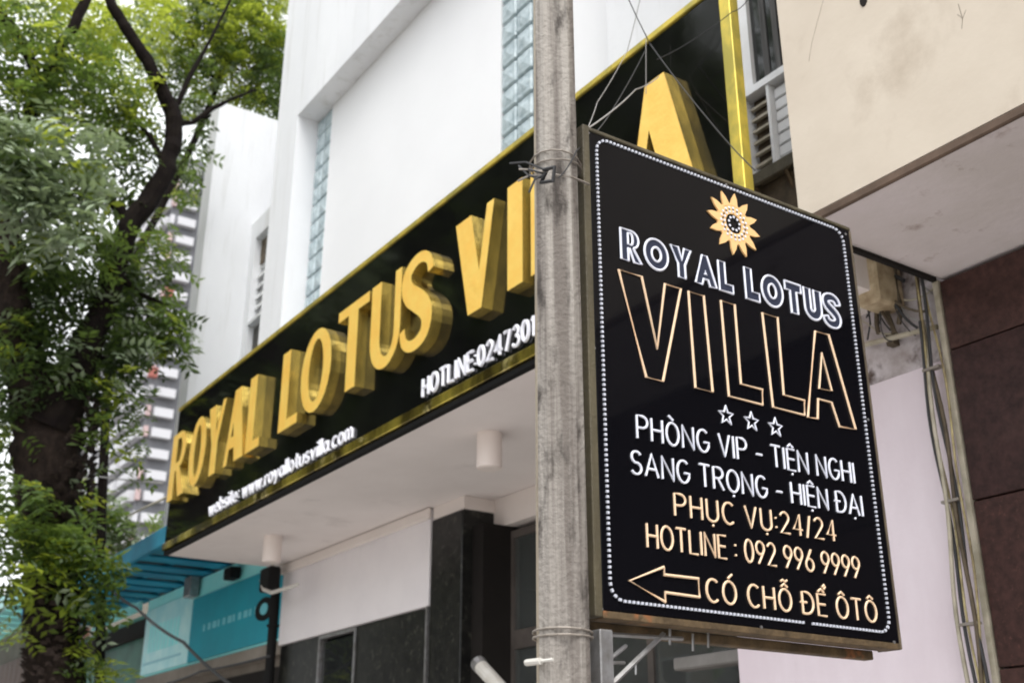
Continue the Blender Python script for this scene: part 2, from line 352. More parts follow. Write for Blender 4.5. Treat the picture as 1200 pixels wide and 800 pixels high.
# stroke font, cap height 1 : list of polylines and advance width
def arc(cx, cy, rx, ry, a0, a1, n=8): return ell(cx, cy, rx, ry, a0, a1, n)
G = {
 'P': (.50, [[(0, 0), (0, 1), (.25, 1)]+arc(.25, .74, .25, .26, 90, -90)+[(0, .48)]]),
 'H': (.52, [[(0, 0), (0, 1)], [(.52, 0), (.52, 1)], [(0, .5), (.52, .5)]]),
 'N': (.54, [[(0, 0), (0, 1), (.54, 0), (.54, 1)]]),
 'G': (.58, [arc(.3, .5, .3, .5, 50, 330, 14)+[(.58, .45), (.34, .45)]]),
 'C': (.52, [arc(.3, .5, .3, .5, 50, 310, 14)]),
 'V': (.56, [[(0, 1), (.28, 0), (.56, 1)]]),
 'I': (.0, [[(0, 0), (0, 1)]]),
 'T': (.5, [[(0, 1), (.5, 1)], [(.25, 1), (.25, 0)]]),
 'E': (.42, [[(.42, 1), (0, 1), (0, 0), (.42, 0)], [(0, .52), (.38, .52)]]),
 'S': (.46, [arc(.24, .745, .22, .255, 30, 250, 8)+arc(.22, .255, .24, .255, 70, -150, 8)]),
 'A': (.60, [[(0, 0), (.30, 1), (.60, 0)], [(.1, .33), (.5, .33)]]),
 'R': (.5, [[(0, 0), (0, 1), (.24, 1)]+arc(.24, .75, .24, .25, 90, -90)+[(0, .5)], [(.22, .5), (.5, 0)]]),
 'O': (.60, [arc(.3, .5, .3, .5, 0, 345, 17)+[(.6, .5)]]),
 'Đ': (.56, [[(0, 0), (0, 1), (.2, 1)]+arc(.2, .5, .36, .5, 90, -90, 10)+[(0, 0)], [(-.1, .52), (.22, .52)]]),
 'U': (.52, [[(0, 1), (0, .3)]+arc(.26, .28, .26, .28, 180, 360, 8)+[(.52, 1)]]),
 'L': (.42, [[(0, 1), (0, 0), (.42, 0)]]),
 '-': (.3, [[(0, .42), (.3, .42)]]),
 ':': (.0, [[(0, .18), (0, .26)], [(0, .62), (0, .70)]]),
 '/': (.2, [[(0, -.05), (.2, 1.02)]]),
 '.': (.02, [[(0, 0), (.02, .05)]]),
 '0': (.46, [arc(.23, .5, .23, .5, 0, 345, 15)+[(.46, .5)]]),
 '1': (.14, [[(0, .82), (.14, 1), (.14, 0)]]),
 '2': (.44, [arc(.22, .74, .22, .26, 160, -40, 8)+[(0, 0), (.46, 0)]]),
 '3': (.44, [arc(.2, .76, .2, .24, 150, -85, 8)+arc(.2, .26, .24, .26, 85, -150, 8)]),
 '4': (.46, [[(.34, 0), (.34, 1), (0, .28), (.46, .28)]]),
 '6': (.46, [[(.36, 1), (.08, .48)], arc(.23, .29, .23, .29, 0, 345, 12)+[(.46, .29)]]),
 '7': (.44, [[(0, 1), (.44, 1), (.14, 0)]]),
 '9': (.46, [[(.10, 0), (.40, .52)], arc(.23, .71, .23, .29, 0, 345, 12)+[(.46, .71)]]),
 'w': (.62, [[(0, .66), (.15, 0), (.31, .6), (.47, 0), (.62, .66)]]),
 'e': (.42, [[(.02, .35), (.42, .35)]+arc(.21, .33, .21, .33, 10, 310, 10)]),
 'b': (.42, [[(0, 1), (0, 0)], arc(.21, .33, .21, .33, 0, 345, 10)]),
 's': (.34, [arc(.17, .49, .15, .17, 30, 250, 6)+arc(.17, .17, .16, .17, 70, -150, 6)]),
 'i': (.0, [[(0, 0), (0, .66)], [(0, .86), (0, .95)]]),
 't': (.26, [[(.13, .95), (.13, .1), (.26, 0)], [(0, .66), (.28, .66)]]),
 'r': (.24, [[(0, 0), (0, .66)], [(0, .4), (.24, .66)]]),
 'o': (.42, [arc(.21, .33, .21, .33, 0, 345, 12)+[(.42, .33)]]),
 'y': (.42, [[(0, .66), (.21, .05)], [(.42, .66), (.1, -.3)]]),
 'a': (.42, [[(.42, .66), (.42, 0)], arc(.21, .33, .21, .33, 0, 345, 10)]),
 'l': (.0, [[(0, 0), (0, 1)]]),
 'u': (.40, [[(0, .66), (0, .2)]+arc(.2, .2, .2, .2, 180, 360, 6)+[(.40, .66)]]),
 'v': (.42, [[(0, .66), (.21, 0), (.42, .66)]]),
 'c': (.36, [arc(.21, .33, .21, .33, 50, 310, 10)]),
 'm': (.60, [[(0, 0), (0, .66)], [(0, .45), (.15, .66), (.3, .5), (.3, 0)], [(.3, .45), (.45, .66), (.6, .5), (.6, 0)]]),
}
def acc(base, kind):
    w, st = G[base]; m = w/2; st = list(st)
    for k in kind:
        if k == '`': st.append([(m-.16, 1.30), (m+.06, 1.12)])
        if k == "'": st.append([(m-.04, 1.12), (m+.16, 1.32)])
        if k == '^': st.append([(m-.16, 1.10), (m, 1.24), (m+.16, 1.10)])
        if k == '.': st.append([(m-.015, -.22), (m+.015, -.15)])
        if k == '~': st.append([(m-.16, 1.34), (m-.05, 1.42), (m+.06, 1.34), (m+.17, 1.42)])
        if k == '?': st.append([(m+.10, 1.34), (m+.2, 1.46), (m+.26, 1.36), (m+.16, 1.24)])
    return (w, st)
G['Ò'] = acc('O', '`'); G['Ệ'] = acc('E', '^.'); G['Ọ'] = acc('O', '.'); G['Ạ'] = acc('A', '.'); G['Ụ'] = acc('U', '.')
G['Ó'] = acc('O', "'"); G['Ỗ'] = acc('O', '^~'); G['Ể'] = acc('E', '^?'); G['Ô'] = acc('O', '^')

def stroke_text(text, u0, u1, v0, v1, h, fn, m, parent, r, gap=.24, space=.34, dv=None, letters='letter', flat=None):
    """stroke letters from u0 to u1 along a baseline v0 (left) .. v1 (right); every letter is its own part"""
    adv = 0; pos = []
    for c in text:
        if c == ' ': adv += space; pos.append(None); continue
        pos.append(adv); adv += G[c][0]+gap
    adv -= gap
    sc = (u1-u0)/adv
    out = []
    for c, p in zip(text, pos):
        if p is None: continue
        b = MB()
        for st in G[c][1]:
            pts = []
            for x, y in st:
                u = u0+(p+x)*sc; f = (u-u0)/(u1-u0); v = v0+(v1-v0)*f + y*h
                pts.append(fn(u, v, r))
            b.tube(pts, r, 5)
        out.append(b.build(letters, m, parent))
    return out

# ------------------------------------------------------------------ hotel building
hotel = thing('hotel_building', 'white hotel building with glass block windows above the black and gold fascia', 'building', (-7, 4.2, 0))
XR = -2.94
# outer wall plane (front at Y_W) with the recess opening (x -10.64..-5.06, z 5.4..8.91)
b = MB()
b.box(-11.25, -10.64, Y_W, Y_W+.55, 4.1, 8.91)       # left pier
b.box(-11.25, -3.85, Y_W, Y_W+.55, 8.91, 13.5)       # over the recess
b.box(-5.06, -3.85, Y_W, Y_W+.55, 4.1, 8.91)         # right pier
b.box(-3.85, XR, Y_W, Y_W+.55, 4.1, 4.74)            # below window
b.box(-3.85, XR, Y_W, Y_W+.55, 7.1, 13.5)
b.box(-10.6, -5.1, Y_W+.55, Y_W+.75, 4.1, 13.5)
b.build('wall', M['white'], hotel)
b = MB()
b.box(-10.24, -6.78, Y_W+.25, Y_W+.54, 4.1, 8.905)
b.box(-6.10, -5.065, Y_W+.25, Y_W+.54, 4.1, 8.905)
b.build('recessed_wall', M['whitebright'], hotel)
# side wing: thin fin wall and window wall set back
b = MB()
b.box(-14.25, -13.9, 4.30, 9.5, 4.62, 10.95)
b.build('side_wall', M['white'], hotel)
b = MB()
b.box(-13.9, -13.72, 4.95, 5.15, 4.62, 9.15); b.box(-13.14, -11.25, 4.95, 5.15, 4.62, 9.15)
for z0, z1 in ((8.86, 9.15), (7.55, 7.6), (4.62, 6.2)): b.box(-13.72, -13.14, 4.95, 5.15, z0, z1)
b.build('set_back_wall', M['white'], hotel)
box('rear_block', M['white'], hotel, -11.25, XR, 4.96, 9.5, 4.3, 13.5)
for (z0, z1, mm) in ((8.42, 8.86, M['junk']), (6.2, 7.55, M['curtain'])):
    w = box('window', M['frame'], hotel, -13.72, -13.14, 5.06, 5.12, z0, z1)
    box('pane', mm, w, -13.68, -13.18, 5.03, 5.055, z0+.04, z1-.04)
w = box('louvre_window', M['frame'], hotel, -13.72, -13.14, 5.10, 5.14, 7.6, 8.42)
for k in range(5):
    z = 7.64+k*.155; sb = MB()
    sb.add([(-13.71, 5.02, z), (-13.15, 5.02, z), (-13.15, 5.09, z+.13), (-13.71, 5.09, z+.13), (-13.71, 5.035, z-.01), (-13.15, 5.035, z-.01), (-13.15, 5.10, z+.12), (-13.71, 5.10, z+.12)],
           [(0, 1, 2, 3), (4, 7, 6, 5), (0, 4, 5, 1), (1, 5, 6, 2), (2, 6, 7, 3), (3, 7, 4, 0)])
    sb.build('slat', M['frame'], w)
# glass block windows
def glass_blocks(x0, nx, z0, nz, bw, bh, y):
    w = box('glass_block_window', M['mortar'], hotel, x0, x0+nx*bw, y+.03, y+.12, z0, z0+nz*bh)
    me = None
    for i in range(nx):
        for k in range(nz):
            if me is None:
                q = MB(); hw, hh = bw/2-.009, bh/2-.009
                q.box(-hw, hw, -.02, .06, -hh, hh, c=.014)
                # moulded diamond relief on the front
                d = .62
                q.add([(-hw*d, -.0205, -hh*d), (hw*d, -.0205, -hh*d), (hw*d, -.0205, hh*d), (-hw*d, -.0205, hh*d), (0, -.034, 0)], [(0, 1, 4), (1, 2, 4), (2, 3, 4), (3, 0, 4)])
                o = q.build('glass_block', M['gblock'], w); me = o.data
                base = o.location.copy()
                o.location = base+Vector((x0+(i+.5)*bw, y, z0+(k+.5)*bh))
            else:
                o = link('glass_block', me, w); o.location = base+Vector((x0+(i+.5)*bw, y, z0+(k+.5)*bh))
glass_blocks(-10.64, 2, 4.9, 18, .20, .2225, Y_W+.27)
glass_blocks(-6.78, 3, 4.9, 18, .2266, .2225, Y_W+.27)
# window by the right end of the fascia, with shutters below
w = thing('x', '', '') if False else None
fr = MB()
fr.box(-3.85, -3.775, Y_W-.01, Y_W+.1, 5.375, 7.1); fr.box(-3.85, XR, Y_W-.02, Y_W+.1, 5.33, 5.375); fr.box(-3.85, XR, Y_W-.02, Y_W+.1, 4.742, 4.785)
fr.box(-3.685, -3.665, Y_W-.01, Y_W+.1, 4.785, 5.33)
win = fr.build('window', M['frame'], hotel)
box('pane', M['glass'], win, -3.775, XR, Y_W+.02, Y_W+.026, 5.375, 7.1)
for k in range(9):
    x = -3.70+k*.085; cb = MB(); cb.box(x, x+.04, Y_W+.012, Y_W+.019, 5.376, 7.09); cb.build('curtain_fold', M['curtain'], win)
box('vent_recess', M['junk'], win, -3.84, -3.686, Y_W+.06, Y_W+.09, 4.787, 5.328)
box('shutter_panel', M['frame'], win, -3.663, XR, Y_W+.05, Y_W+.07, 4.787, 5.328)
for k in range(7):
    z = 4.795+k*.074
    b = MB(); b.box(-3.845, -3.686, Y_W+.03, Y_W+.055, z+.02, z+.034); b.build('vent_slat', M['cable3'], win)
    b = MB(); b.box(-3.662, XR, Y_W+.028, Y_W+.05, z, z+.063, c=.005); b.build('slat', M['frame'], win)
# canopy
b = MB(); b.box(-11.36, -3.20, Y_F+.05, 5.3, Z_C, Z_C+.18); b.build('canopy', M['offwhite'], hotel)
# ground floor frontage of the hotel
YB = 4.68
b = MB(); b.box(-11.2, -8.17, YB, YB+.12, 3.09, 3.895, c=.006); b.build('white_board', M['board'], hotel)
b = MB(); b.box(-11.21, -8.15, YB-.035, YB, 3.80, 3.895, c=.01); b.build('board_moulding', M['peach'], hotel)
b = MB(); b.box(-8.14, -7.65, YB+.012, YB+.30, 3.79, 3.897); b.box(-8.14, -4.45, YB+.30, YB+.5, 3.66, 3.897); b.build('door_beam', M['peach'], hotel)
b = MB(); b.box(-8.14, -7.66, YB, YB+.42, 0.14, 3.785, c=.008); b.build('granite_pillar', M['granite'], hotel)
b = MB(); b.box(-9.50, -8.19, YB+.03, YB+.15, 0.14, 3.085, c=.004); b.build('granite_panel', M['granite'], hotel)
b = MB(); b.box(-11.2, -10.28, YB+.03, YB+.15, 0.14, 3.085, c=.004); b.build('granite_panel', M['granite'], hotel)
box('seam_strip', M['steel'], hotel, -8.19, -8.165, YB-.01, YB+.06, .14, 3.085)
w = MB(); w.box(-10.28, -10.245, YB+.02, YB+.1, .14, 3.085); w.box(-9.53, -9.50, YB+.02, YB+.1, .14, 3.085); w.box(-10.245, -9.53, YB+.02, YB+.1, 3.05, 3.085)
wn = w.build('window', M['steel'], hotel); box('pane', M['glass'], wn, -10.22, -9.56, YB+.05, YB+.056, .14, 3.02)
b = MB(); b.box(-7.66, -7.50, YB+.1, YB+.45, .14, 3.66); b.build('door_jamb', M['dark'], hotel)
d = MB(); d.box(-7.50, -4.45, YB+.36, YB+.42, 3.56, 3.62); d.box(-7.50, -7.46, YB+.36, YB+.42, .14, 3.56); d.box(-5.9, -5.84, YB+.36, YB+.42, .14, 3.56)
d.box(-7.46, -4.45, YB+.36, YB+.42, 2.70, 2.84)
dn = d.build('glass_door', [M['steeldark']], hotel); box('pane', M['clearglass'], dn, -7.46, -4.45, YB+.38, YB+.386, .14, 3.56)
# the dark lobby behind
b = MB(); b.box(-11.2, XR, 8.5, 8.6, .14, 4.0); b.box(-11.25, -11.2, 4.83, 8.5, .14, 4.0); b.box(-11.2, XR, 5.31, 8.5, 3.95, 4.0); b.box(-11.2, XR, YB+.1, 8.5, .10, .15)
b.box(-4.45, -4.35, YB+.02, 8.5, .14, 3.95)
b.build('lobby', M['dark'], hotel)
# lilac wall at the right with stained head, panel edge at px 865
b = MB(); b.box(-4.47, -2.93, 4.44, 4.66, .14, 3.52, c=.004); b.build('lilac_wall', M['pink'], hotel)
b = MB(); b.box(-4.47, -2.93, 4.45, 4.66, 3.52, 4.1); b.build('stained_wall_head', mat('stained_wall', (.66, .62, .65), .8, col2=(.34, .29, .28), nscale=4.5, bump=.3, bscale=14, col3=(.09, .06, .05), nscale3=5.5, contrast3=(.50, .64)), hotel)
b = MB(); b.box(-5.05, -4.48, 4.50, 4.62, 2.30, 2.37, c=.01); b.build('grey_lintel', mat('grey_render', (.22, .21, .20), .8, col2=(.15, .14, .13), nscale=4), hotel)

# ------------------------------------------------------------------ fascia sign
fas = thing('fascia_sign', 'long black gloss fascia above the canopy with gold ROYAL LOTUS VILLA lettering', 'sign', (-7.3, Y_F, Z_C))
XL, XE = -11.38, -3.215
pb = MB()
xs = [XL+.02, -9.75, -8.1, -6.45, -4.85, XE-.02]
for i in range(len(xs)-1):
    q = MB(); q.box(xs[i]+.001, xs[i+1]-.001, Y_F, Y_F+.045, Z_C+.03, 5.40); q.build('panel', M['gloss_black'], fas)
b = MB(); b.box(XL, XE, Y_F-.014, Y_F+.06, 5.405, 5.442, c=.004); b.build('top_trim', M['goldtrim'], fas)
b = MB(); b.box(XL, XE, Y_F-.022, Y_F-.002, 3.94, 4.012, c=.006); b.build('bottom_trim', M['goldtrim2'], fas)
b = MB(); b.box(XE-.072, XE, Y_F-.012, Y_F+.05, 4.0, 5.40, c=.004); b.build('end_trim', M['goldtrim'], fas)
box('bottom_edge', M['rubber'], fas, XL, XE, Y_F+.002, Y_F+.06, 3.902, 3.93)
box('end_cap', M['gloss_black'], fas, XL, XL+.02, Y_F, Y_F+.7, Z_C+.03, 5.40)
YL0, YL1 = Y_F+.0015, Y_F-.080
kx = YL1/3.2
def LX(x): return x*kx
LET = [('R', -10.60, .46), ('O', -10.07, .43), ('Y', -9.62, .42), ('A', -9.14, .44), ('L', -8.65, .29),
       ('L', -7.98, .35), ('O', -7.60, .52), ('T', -6.99, .48), ('U', -6.47, .42), ('S', -6.04, .40),
       ('V', -5.37, .43), ('I', -4.80, .15), ('L', -4.57, .25), ('L', -4.29, .27), ('A', -3.745, .47)]
HZ0 = 1.6+(4.235-1.6)*kx; HZ1 = 1.6+(4.885-1.6)*kx; HH = HZ1-HZ0
for ch, x, wd in LET:
    wu = wd*kx/HH
    lo = glyph(ch, wu, {'I': wu, 'A': .30, 'V': .27, 'O': .21, 'U': .21}.get(ch, .23), .12)
    q = MB(); x0 = LX(x)
    (q.ribbon_prism if ch == 'S' else q.prism)([[(u*HH, v*HH) for u, v in l] for l in lo], lambda u, v, d, x0=x0: (x0+u, d, HZ0+v), YL0, YL1, 0, 1)
    q.build('letter', [M['gold'], M['goldside']], fas)
fasfn = lambda u, v, r: (u, Y_F-.004-r*.6, v)
stroke_text('Website: www.royallotusvilla.com'.replace('W', 'w'), -10.10, -7.19, 4.045, 4.045, .125, fasfn, M['frost'], fas, .0115, gap=.2)
stroke_text('HOTLINE:02473010909', -6.17, -4.52, 4.06, 4.06, .122, fasfn, M['frost'], fas, .0125, gap=.22)

# downlights under the canopy
def downlight(x, y, label):
    t = thing('downlight', label, 'ceiling light', (x, y, Z_C), 'cylinder lights under the canopy')
    b = MB(); b.cyl((x, y), .085, Z_C-.24, Z_C-.001, 28); b.build('housing', M['lampbody'], t, smooth=False)
    b = MB(); b.cyl((x, y), .072, Z_C-.246, Z_C-.2405, 24); b.build('rim', M['lampbody'], t)
downlight(-6.166, 3.97, 'pale cylinder light under the canopy nearest the concrete pole')
downlight(-9.948, 4.03, 'pale cylinder light under the far left end of the canopy')

# ------------------------------------------------------------------ neighbour: beige bay over dark granite
nb = thing('beige_house', 'weathered beige house bay with dark red granite ground floor at right edge', 'building', (-1, 3.5, 0))
b = MB(); b.box(-2.93, 4.0, Y_F, 8.0, 3.93, 13); b.build('bay_wall', M['beige'], nb)
b = MB(); b.box(-2.92, 4.0, Y_F+.019, 4.52, 3.895, 3.935); b.build('soffit', M['beige_soffit'], nb)
b = MB(); b.box(-2.945, -2.921, Y_F+.10, 4.37, 3.875, 3.93); b.build('soffit_shadow_line', M['dark'], nb)  # black strip added as a painted shadow line along the soffit's left end
b = MB(); b.box(-2.94, 4.0, Y_F-.003, Y_F+.018, 3.888, 3.928, c=.006); b.build('drip_edge', M['lip'], nb)
b = MB(); b.box(-2.9, 4.0, 4.43, 8, .14, 3.884); b.build('ground_floor_wall', M['grout'], nb)
zs = [.14, .72, 1.42, 2.12, 2.825, 3.53, 3.88]
tm = {}
for i in range(len(zs)-1):
    x = -2.925
    for j in range(6):
        wdt = 1.18
        q = MB(); q.box(x+.003, x+wdt-.003, 4.39+random.uniform(-.002, .002), 4.428, zs[i]+.004, zs[i+1]-.004, c=.003); q.build('wall_tile', [M['tile'], M['tile_b'], M['tile_c']][(i*2+j*3+(i*j) % 2) % 3], nb)
        x += wdt
b = MB(); b.box(-2.955, -2.928, 4.38, 4.43, .14, 3.885); b.build('corner_trim', M['cable3'], nb)
# crack and hole in the beige wall
b = MB()
def hole(px, py, rx, rz):
    p = at(px, py, 'y', Y_F); lo = ell(0, 0, rx, rz, 0, 330, 11)
    lo = [(x*(1+.3*random.random()), z*(1+.3*random.random())) for x, z in lo]
    b.prism([lo], lambda u, v, d: (p.x+u, d, p.z+v), Y_F-.003, Y_F+.01)
hole(1012, 0, .016, .03)
b.build('wall_hole', M['dark'], nb)
b = MB()
def crack(pts, r):
    b.tube([at(x, y, 'y', Y_F-.0005) for x, y in pts], r, 4)
crack([(965, 0), (958, 25), (951, 52), (948, 72)], .0006)
crack([(1123, 5), (1128, 22), (1127, 34)], .0010); crack([(1132, 12), (1128, 22), (1122, 17)], .0008)
b.build('wall_crack', M['junk'], nb)

# clutter on the stained wall: cable bundle, pipe and old meter box
t = thing('cable_bundle', 'bundle of pale and black cables running down the corner beside the dark granite wall', 'cables', (-2.98, 4.36, .2))
rnd = random.Random(3)
for k in range(6):
    pts = []; z = 4.0 if k < 4 else 3.7; x0 = -2.962-.016*k; ph = rnd.uniform(0, 6)
    while z > .2:
        pts.append((x0+.022*sin(z*2.3+ph)+.010*sin(z*7+ph*2), 4.352+.012*cos(z*3.1+ph), z)); z -= .09
    q = MB(); q.tube(pts, .0055+.002*(k % 3), 6); q.build('cable', [M['yellowed'], M['cable'], M['junk'], M['yellowed'], M['cable'], M['cable3']][k], t)
for z in (3.45, 2.83, 2.3, 1.8):
    q = MB(); q.box(-3.045, -2.955, 4.335, 4.37, z, z+.012); q.build('cable_tie', M['wire'], t)
t = thing('wall_pipe', 'pale thin pipe running across the stained wall beside the hanging sign', 'pipe', (-3.2, 4.4, 3.7))
q = MB(); p0 = at(1012, 404, 'y', 4.40); p1 = at(1098, 383, 'y', 4.40); q.tube([p0, p1], .014, 8); q.build('pipe_run', M['cable3'], t)
q = MB(); pm = at(1045, 396, 'y', 4.42); q.box(pm.x-.02, pm.x+.02, 4.40, 4.448, pm.z-.04, pm.z+.02); q.build('pipe_clip', M['junk'], t)
t = thing('meter_box', 'old brown meter box hanging on stained wall by the top corner of the hanging sign', 'meter box', (-3.35, 4.3, 4.0))
p = at(1020, 318, 'y', 4.24)
q = MB(); q.box(p.x-.10, p.x+.03, 4.24, 4.44, p.z-.16, p.z+.16, c=.012); q.build('box_body', mat('meter_box_paint', (.55, .45, .30), .6, col2=(.30, .22, .13), nscale=12), t)
q = MB(); q.box(p.x-.03, p.x+.02, 4.25, 4.262, p.z+.0, p.z+.1, c=.003); q.build('window', M['plastic'], t)
for k, (a, bb, mm) in enumerate((((1030, 318), (1030, 392), 'junk'), ((1036, 325), (1048, 392), 'junk'), ((1022, 300), (1060, 330), 'cable'), ((1050, 310), (1056, 380), 'junk'), ((1018, 345), (1020, 398), 'cable'), ((1040, 300), (1034, 380), 'cable'), ((1010, 375), (1045, 392), 'cable3'), ((1062, 300), (1092, 345), 'cable2'), ((1055, 360), (1090, 378), 'cable2'), ((1060, 352), (1096, 338), 'cable3'))):
    A = at(*a, 'y', 4.40); B = at(*bb, 'y', 4.40)
    q = MB(); q.tube([A.lerp(B, f)+Vector((.01*sin(f*7+k), -.01, -.02*sin(f*pi))) for f in (0, .2, .4, .6, .8, 1)], .012 if k < 4 else .0045, 6)
    q.build('loose_cable', M[mm], t)

rt = random.Random(17)
for k in range(9):
    A = at(1008+rt.uniform(0, 30), 292+rt.uniform(0, 50), 'y', 4.36); B = at(1015+rt.uniform(0, 75), 350+rt.uniform(0, 50), 'y', 4.40); Cc = A.lerp(B, .5)+Vector((rt.uniform(-.07, .07), -.03, -.06-rt.uniform(0, .08)))
    q = MB(); q.tube([A*(1-f)**2+Cc*2*f*(1-f)+B*f*f for f in [i/8 for i in range(9)]], rt.choice((.003, .004, .007)), 6)
    q.build('loose_cable', M[rt.choice(('cable', 'junk', 'cable'))], t)

# junk ledge under the shutter window, at right end of the fascia
t = thing('window_ledge_bracket', 'rusty brown bracket ledge under the shuttered window right of the gold end trim', 'bracket', (-3.6, 4.1, 4.6))
q = MB(); q.box(-3.8, -3.0, 4.06, 4.19, 4.66, 4.735, c=.006); q.build('shelf', M['olive'], t)
q = MB(); q.box(-3.8, -3.3, 4.10, 4.195, 4.42, 4.655); q.build('back_plate', M['junk'], t)
for x in (-3.72, -3.5, -3.34):
    q = MB(); q.tube([(x, 4.08, 4.66), (x+.03, 4.17, 4.35)], .014, 6); q.build('strut', M['rust'], t)

# ------------------------------------------------------------------ concrete pole
PX, PY = -2.405, 1.776
pole = thing('utility_pole', 'weathered concrete utility pole with stains standing beside the hanging sign', 'pole', (PX, PY, .14))
b = MB()
rot = atan2(-PY, -PX)     # one broad face turned toward the street
def ring(r0, z):
    out = []
    prof = [(-1, -.62), (-.62, -1), (.62, -1), (1, -.62), (1, .62), (.62, 1), (-.62, 1), (-1, .62)]
    a = rot+radians(96)
    for (u, v) in prof: out.append((PX+r0*(u*cos(a)-v*sin(a)), PY+r0*(u*sin(a)+v*cos(a)), z))
    return out
zz = [.0+.35*k for k in range(25)]; vs = []
for k, z in enumerate(zz):
    r = .0640-.0024*(z-2)*.9+rnd.uniform(-.0005, .0005); vs += ring(r, z)
fs = []; 
for k in range(len(zz)-1):
    for j in range(8): fs.append((k*8+j, k*8+(j+1) % 8, (k+1)*8+(j+1) % 8, (k+1)*8+j))
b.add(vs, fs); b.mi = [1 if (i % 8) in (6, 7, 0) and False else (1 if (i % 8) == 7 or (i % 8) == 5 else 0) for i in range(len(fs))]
b.add(ring(.05, zz[-1]), [tuple(range(8))])
b.build('shaft', [M['pole'], M['polelight']], pole)
def polering(z, r=.074, tilt=0.0, n=16, x0=PX, y0=PY):
    return [(x0+r*cos(2*pi*i/n), y0+r*sin(2*pi*i/n), z+tilt*cos(2*pi*i/n+1)) for i in range(n)]
for z, tl in ((3.375, .012), (3.36, -.006), (2.005, .004), (1.992, .0)):
    q = MB(); q.tube(polering(z, .077, tl), .0032, 5, closed=True); q.build('tie_wire', M['wire'], pole)
# knot of wire on the left at the top tie, clamp bolt at the bottom tie
c = at(640, 205, 'y', 1.70)
for k in range(6):
    rr = random.Random(k); p0 = c+Vector((rr.uniform(-.01, .01), 0, rr.uniform(-.01, .01)))
    p1 = at(596+rr.uniform(0, 30), 188+rr.uniform(0, 40), 'y', 1.66); pm = (p0+p1)/2+Vector((0, -.01, rr.uniform(-.02, .02)))
    q = MB(); q.tube([p0, pm, p1], .0034, 5); q.build('wire_end', M['wire'] if k % 3 == 0 else M['cable'], pole)
q = MB(); q.tube([at(637, 199, 'y', 1.69), at(650, 196, 'y', 1.69), at(648, 212, 'y', 1.69), at(634, 214, 'y', 1.69), at(640, 202, 'y', 1.69)], .006, 6); q.build('wire_knot', M['cable'], pole)
q = MB(); q.tube([at(617, 776, 'y', 1.69), at(634, 774, 'y', 1.69)], .0085, 8); q.tube([at(634, 774, 'y', 1.69), at(648, 772, 'y', 1.70)], .004, 6); q.build('clamp_bolt', M['plastic'], pole)
q = MB(); q.tube([at(650, 205, 'y', 1.71), at(668, 207, 'y', 1.73), at(690, 216, 'x', -2.36)], .004, 5); q.build('tie_wire', M['wire'], pole)

# ------------------------------------------------------------------ hanging sign
XS, YS0, YS1, ZS0, ZS1 = -2.372, 1.857, 3.070, 2.050, 3.532
hs_ = thing('hanging_sign', 'black hanging sign with LED lettering for the villa fixed to the concrete pole', 'sign', (XS, YS0, ZS0))
SW, SH = YS1-YS0, ZS1-ZS0
q = MB(); q.box(XS-.088, XS-.004, YS0+.03, YS1-.004, ZS0+.022, ZS1-.016); q.build('box_body', M['junk'], hs_)
q = MB(); q.box(XS-.006, XS, YS0+.026, YS1-.007, ZS0+.018, ZS1-.013, c=.002); q.build('face_panel', M['sign_black'], hs_)
q = MB(); q.box(XS-.09, XS+.004, YS0-.002, YS0+.024, ZS0-.0, ZS1+.004, c=.003); q.build('left_frame', M['olive'], hs_)
q = MB(); q.box(XS-.09, XS+.003, YS0+.025, YS1, ZS1-.012, ZS1+.002, c=.003); q.build('top_frame', M['olive'], hs_)
q = MB(); q.box(XS-.09, XS+.003, YS1-.006, YS1+.002, ZS0, ZS1-.013, c=.002); q.build('right_frame', M['junk'], hs_)
q = MB(); q.box(XS-.06, XS+.003, YS0+.025, YS1-.007, ZS0-.002, ZS0+.017, c=.002); q.build('bottom_frame', M['rust'], hs_)
q = MB(); q.box(XS-.11, XS-.07, YS0+.02, YS1-.05, ZS0-.028, ZS0+.0, c=.003); q.build('rear_angle', M['rust'], hs_)
def SF(u, v, d=0): return (XS+d, YS0+u, ZS0+v)
sf = lambda u, v, r: (XS+r*.9, YS0+u, ZS0+v)
# dotted light border
def border_path():
    L, Rr, B, T, c = .050, 1.166, .047, 1.455, .045
    pts = []
    def seg(a, b_, n):
        for i in range(n): f = i/n; pts.append((a[0]+(b_[0]-a[0])*f, a[1]+(b_[1]-a[1])*f))
    def cor(cx, cy, a0, n=4):
        for i in range(n): a = radians(a0+90*i/n); pts.append((cx+c*cos(a), cy+c*sin(a)))
    seg((L, T-c), (L, B+c), 90); cor(L+c, B+c, 180); seg((L+c, B), (Rr-c, B), 70); cor(Rr-c, B+c, 270)
    seg((Rr, B+c), (Rr, T-c), 90); cor(Rr-c, T-c, 0); seg((Rr-c, T), (L+c, T), 70); cor(L+c, T-c, 90)
    return pts
q = MB(); bp = border_path()
for i, (u, v) in enumerate(bp):
    u2, v2 = bp[(i+1) % len(bp)]; du, dv = u2-u, v2-v; l = hypot(du, dv); du /= l; dv /= l; s = l*.48; w = .0036
    if 140 < i < 143: continue
    a = (u, v); c_ = [(u-dv*w, v+du*w), (u+dv*w, v-du*w), (u+du*s+dv*w, v+dv*s-du*w), (u+du*s-dv*w, v+dv*s+du*w)]
    q.prism([c_], lambda U, V, d: SF(U, V, d), .0002, .006)
tag(q.build('light_border', M['led_dot'], hs_), kind='stuff')
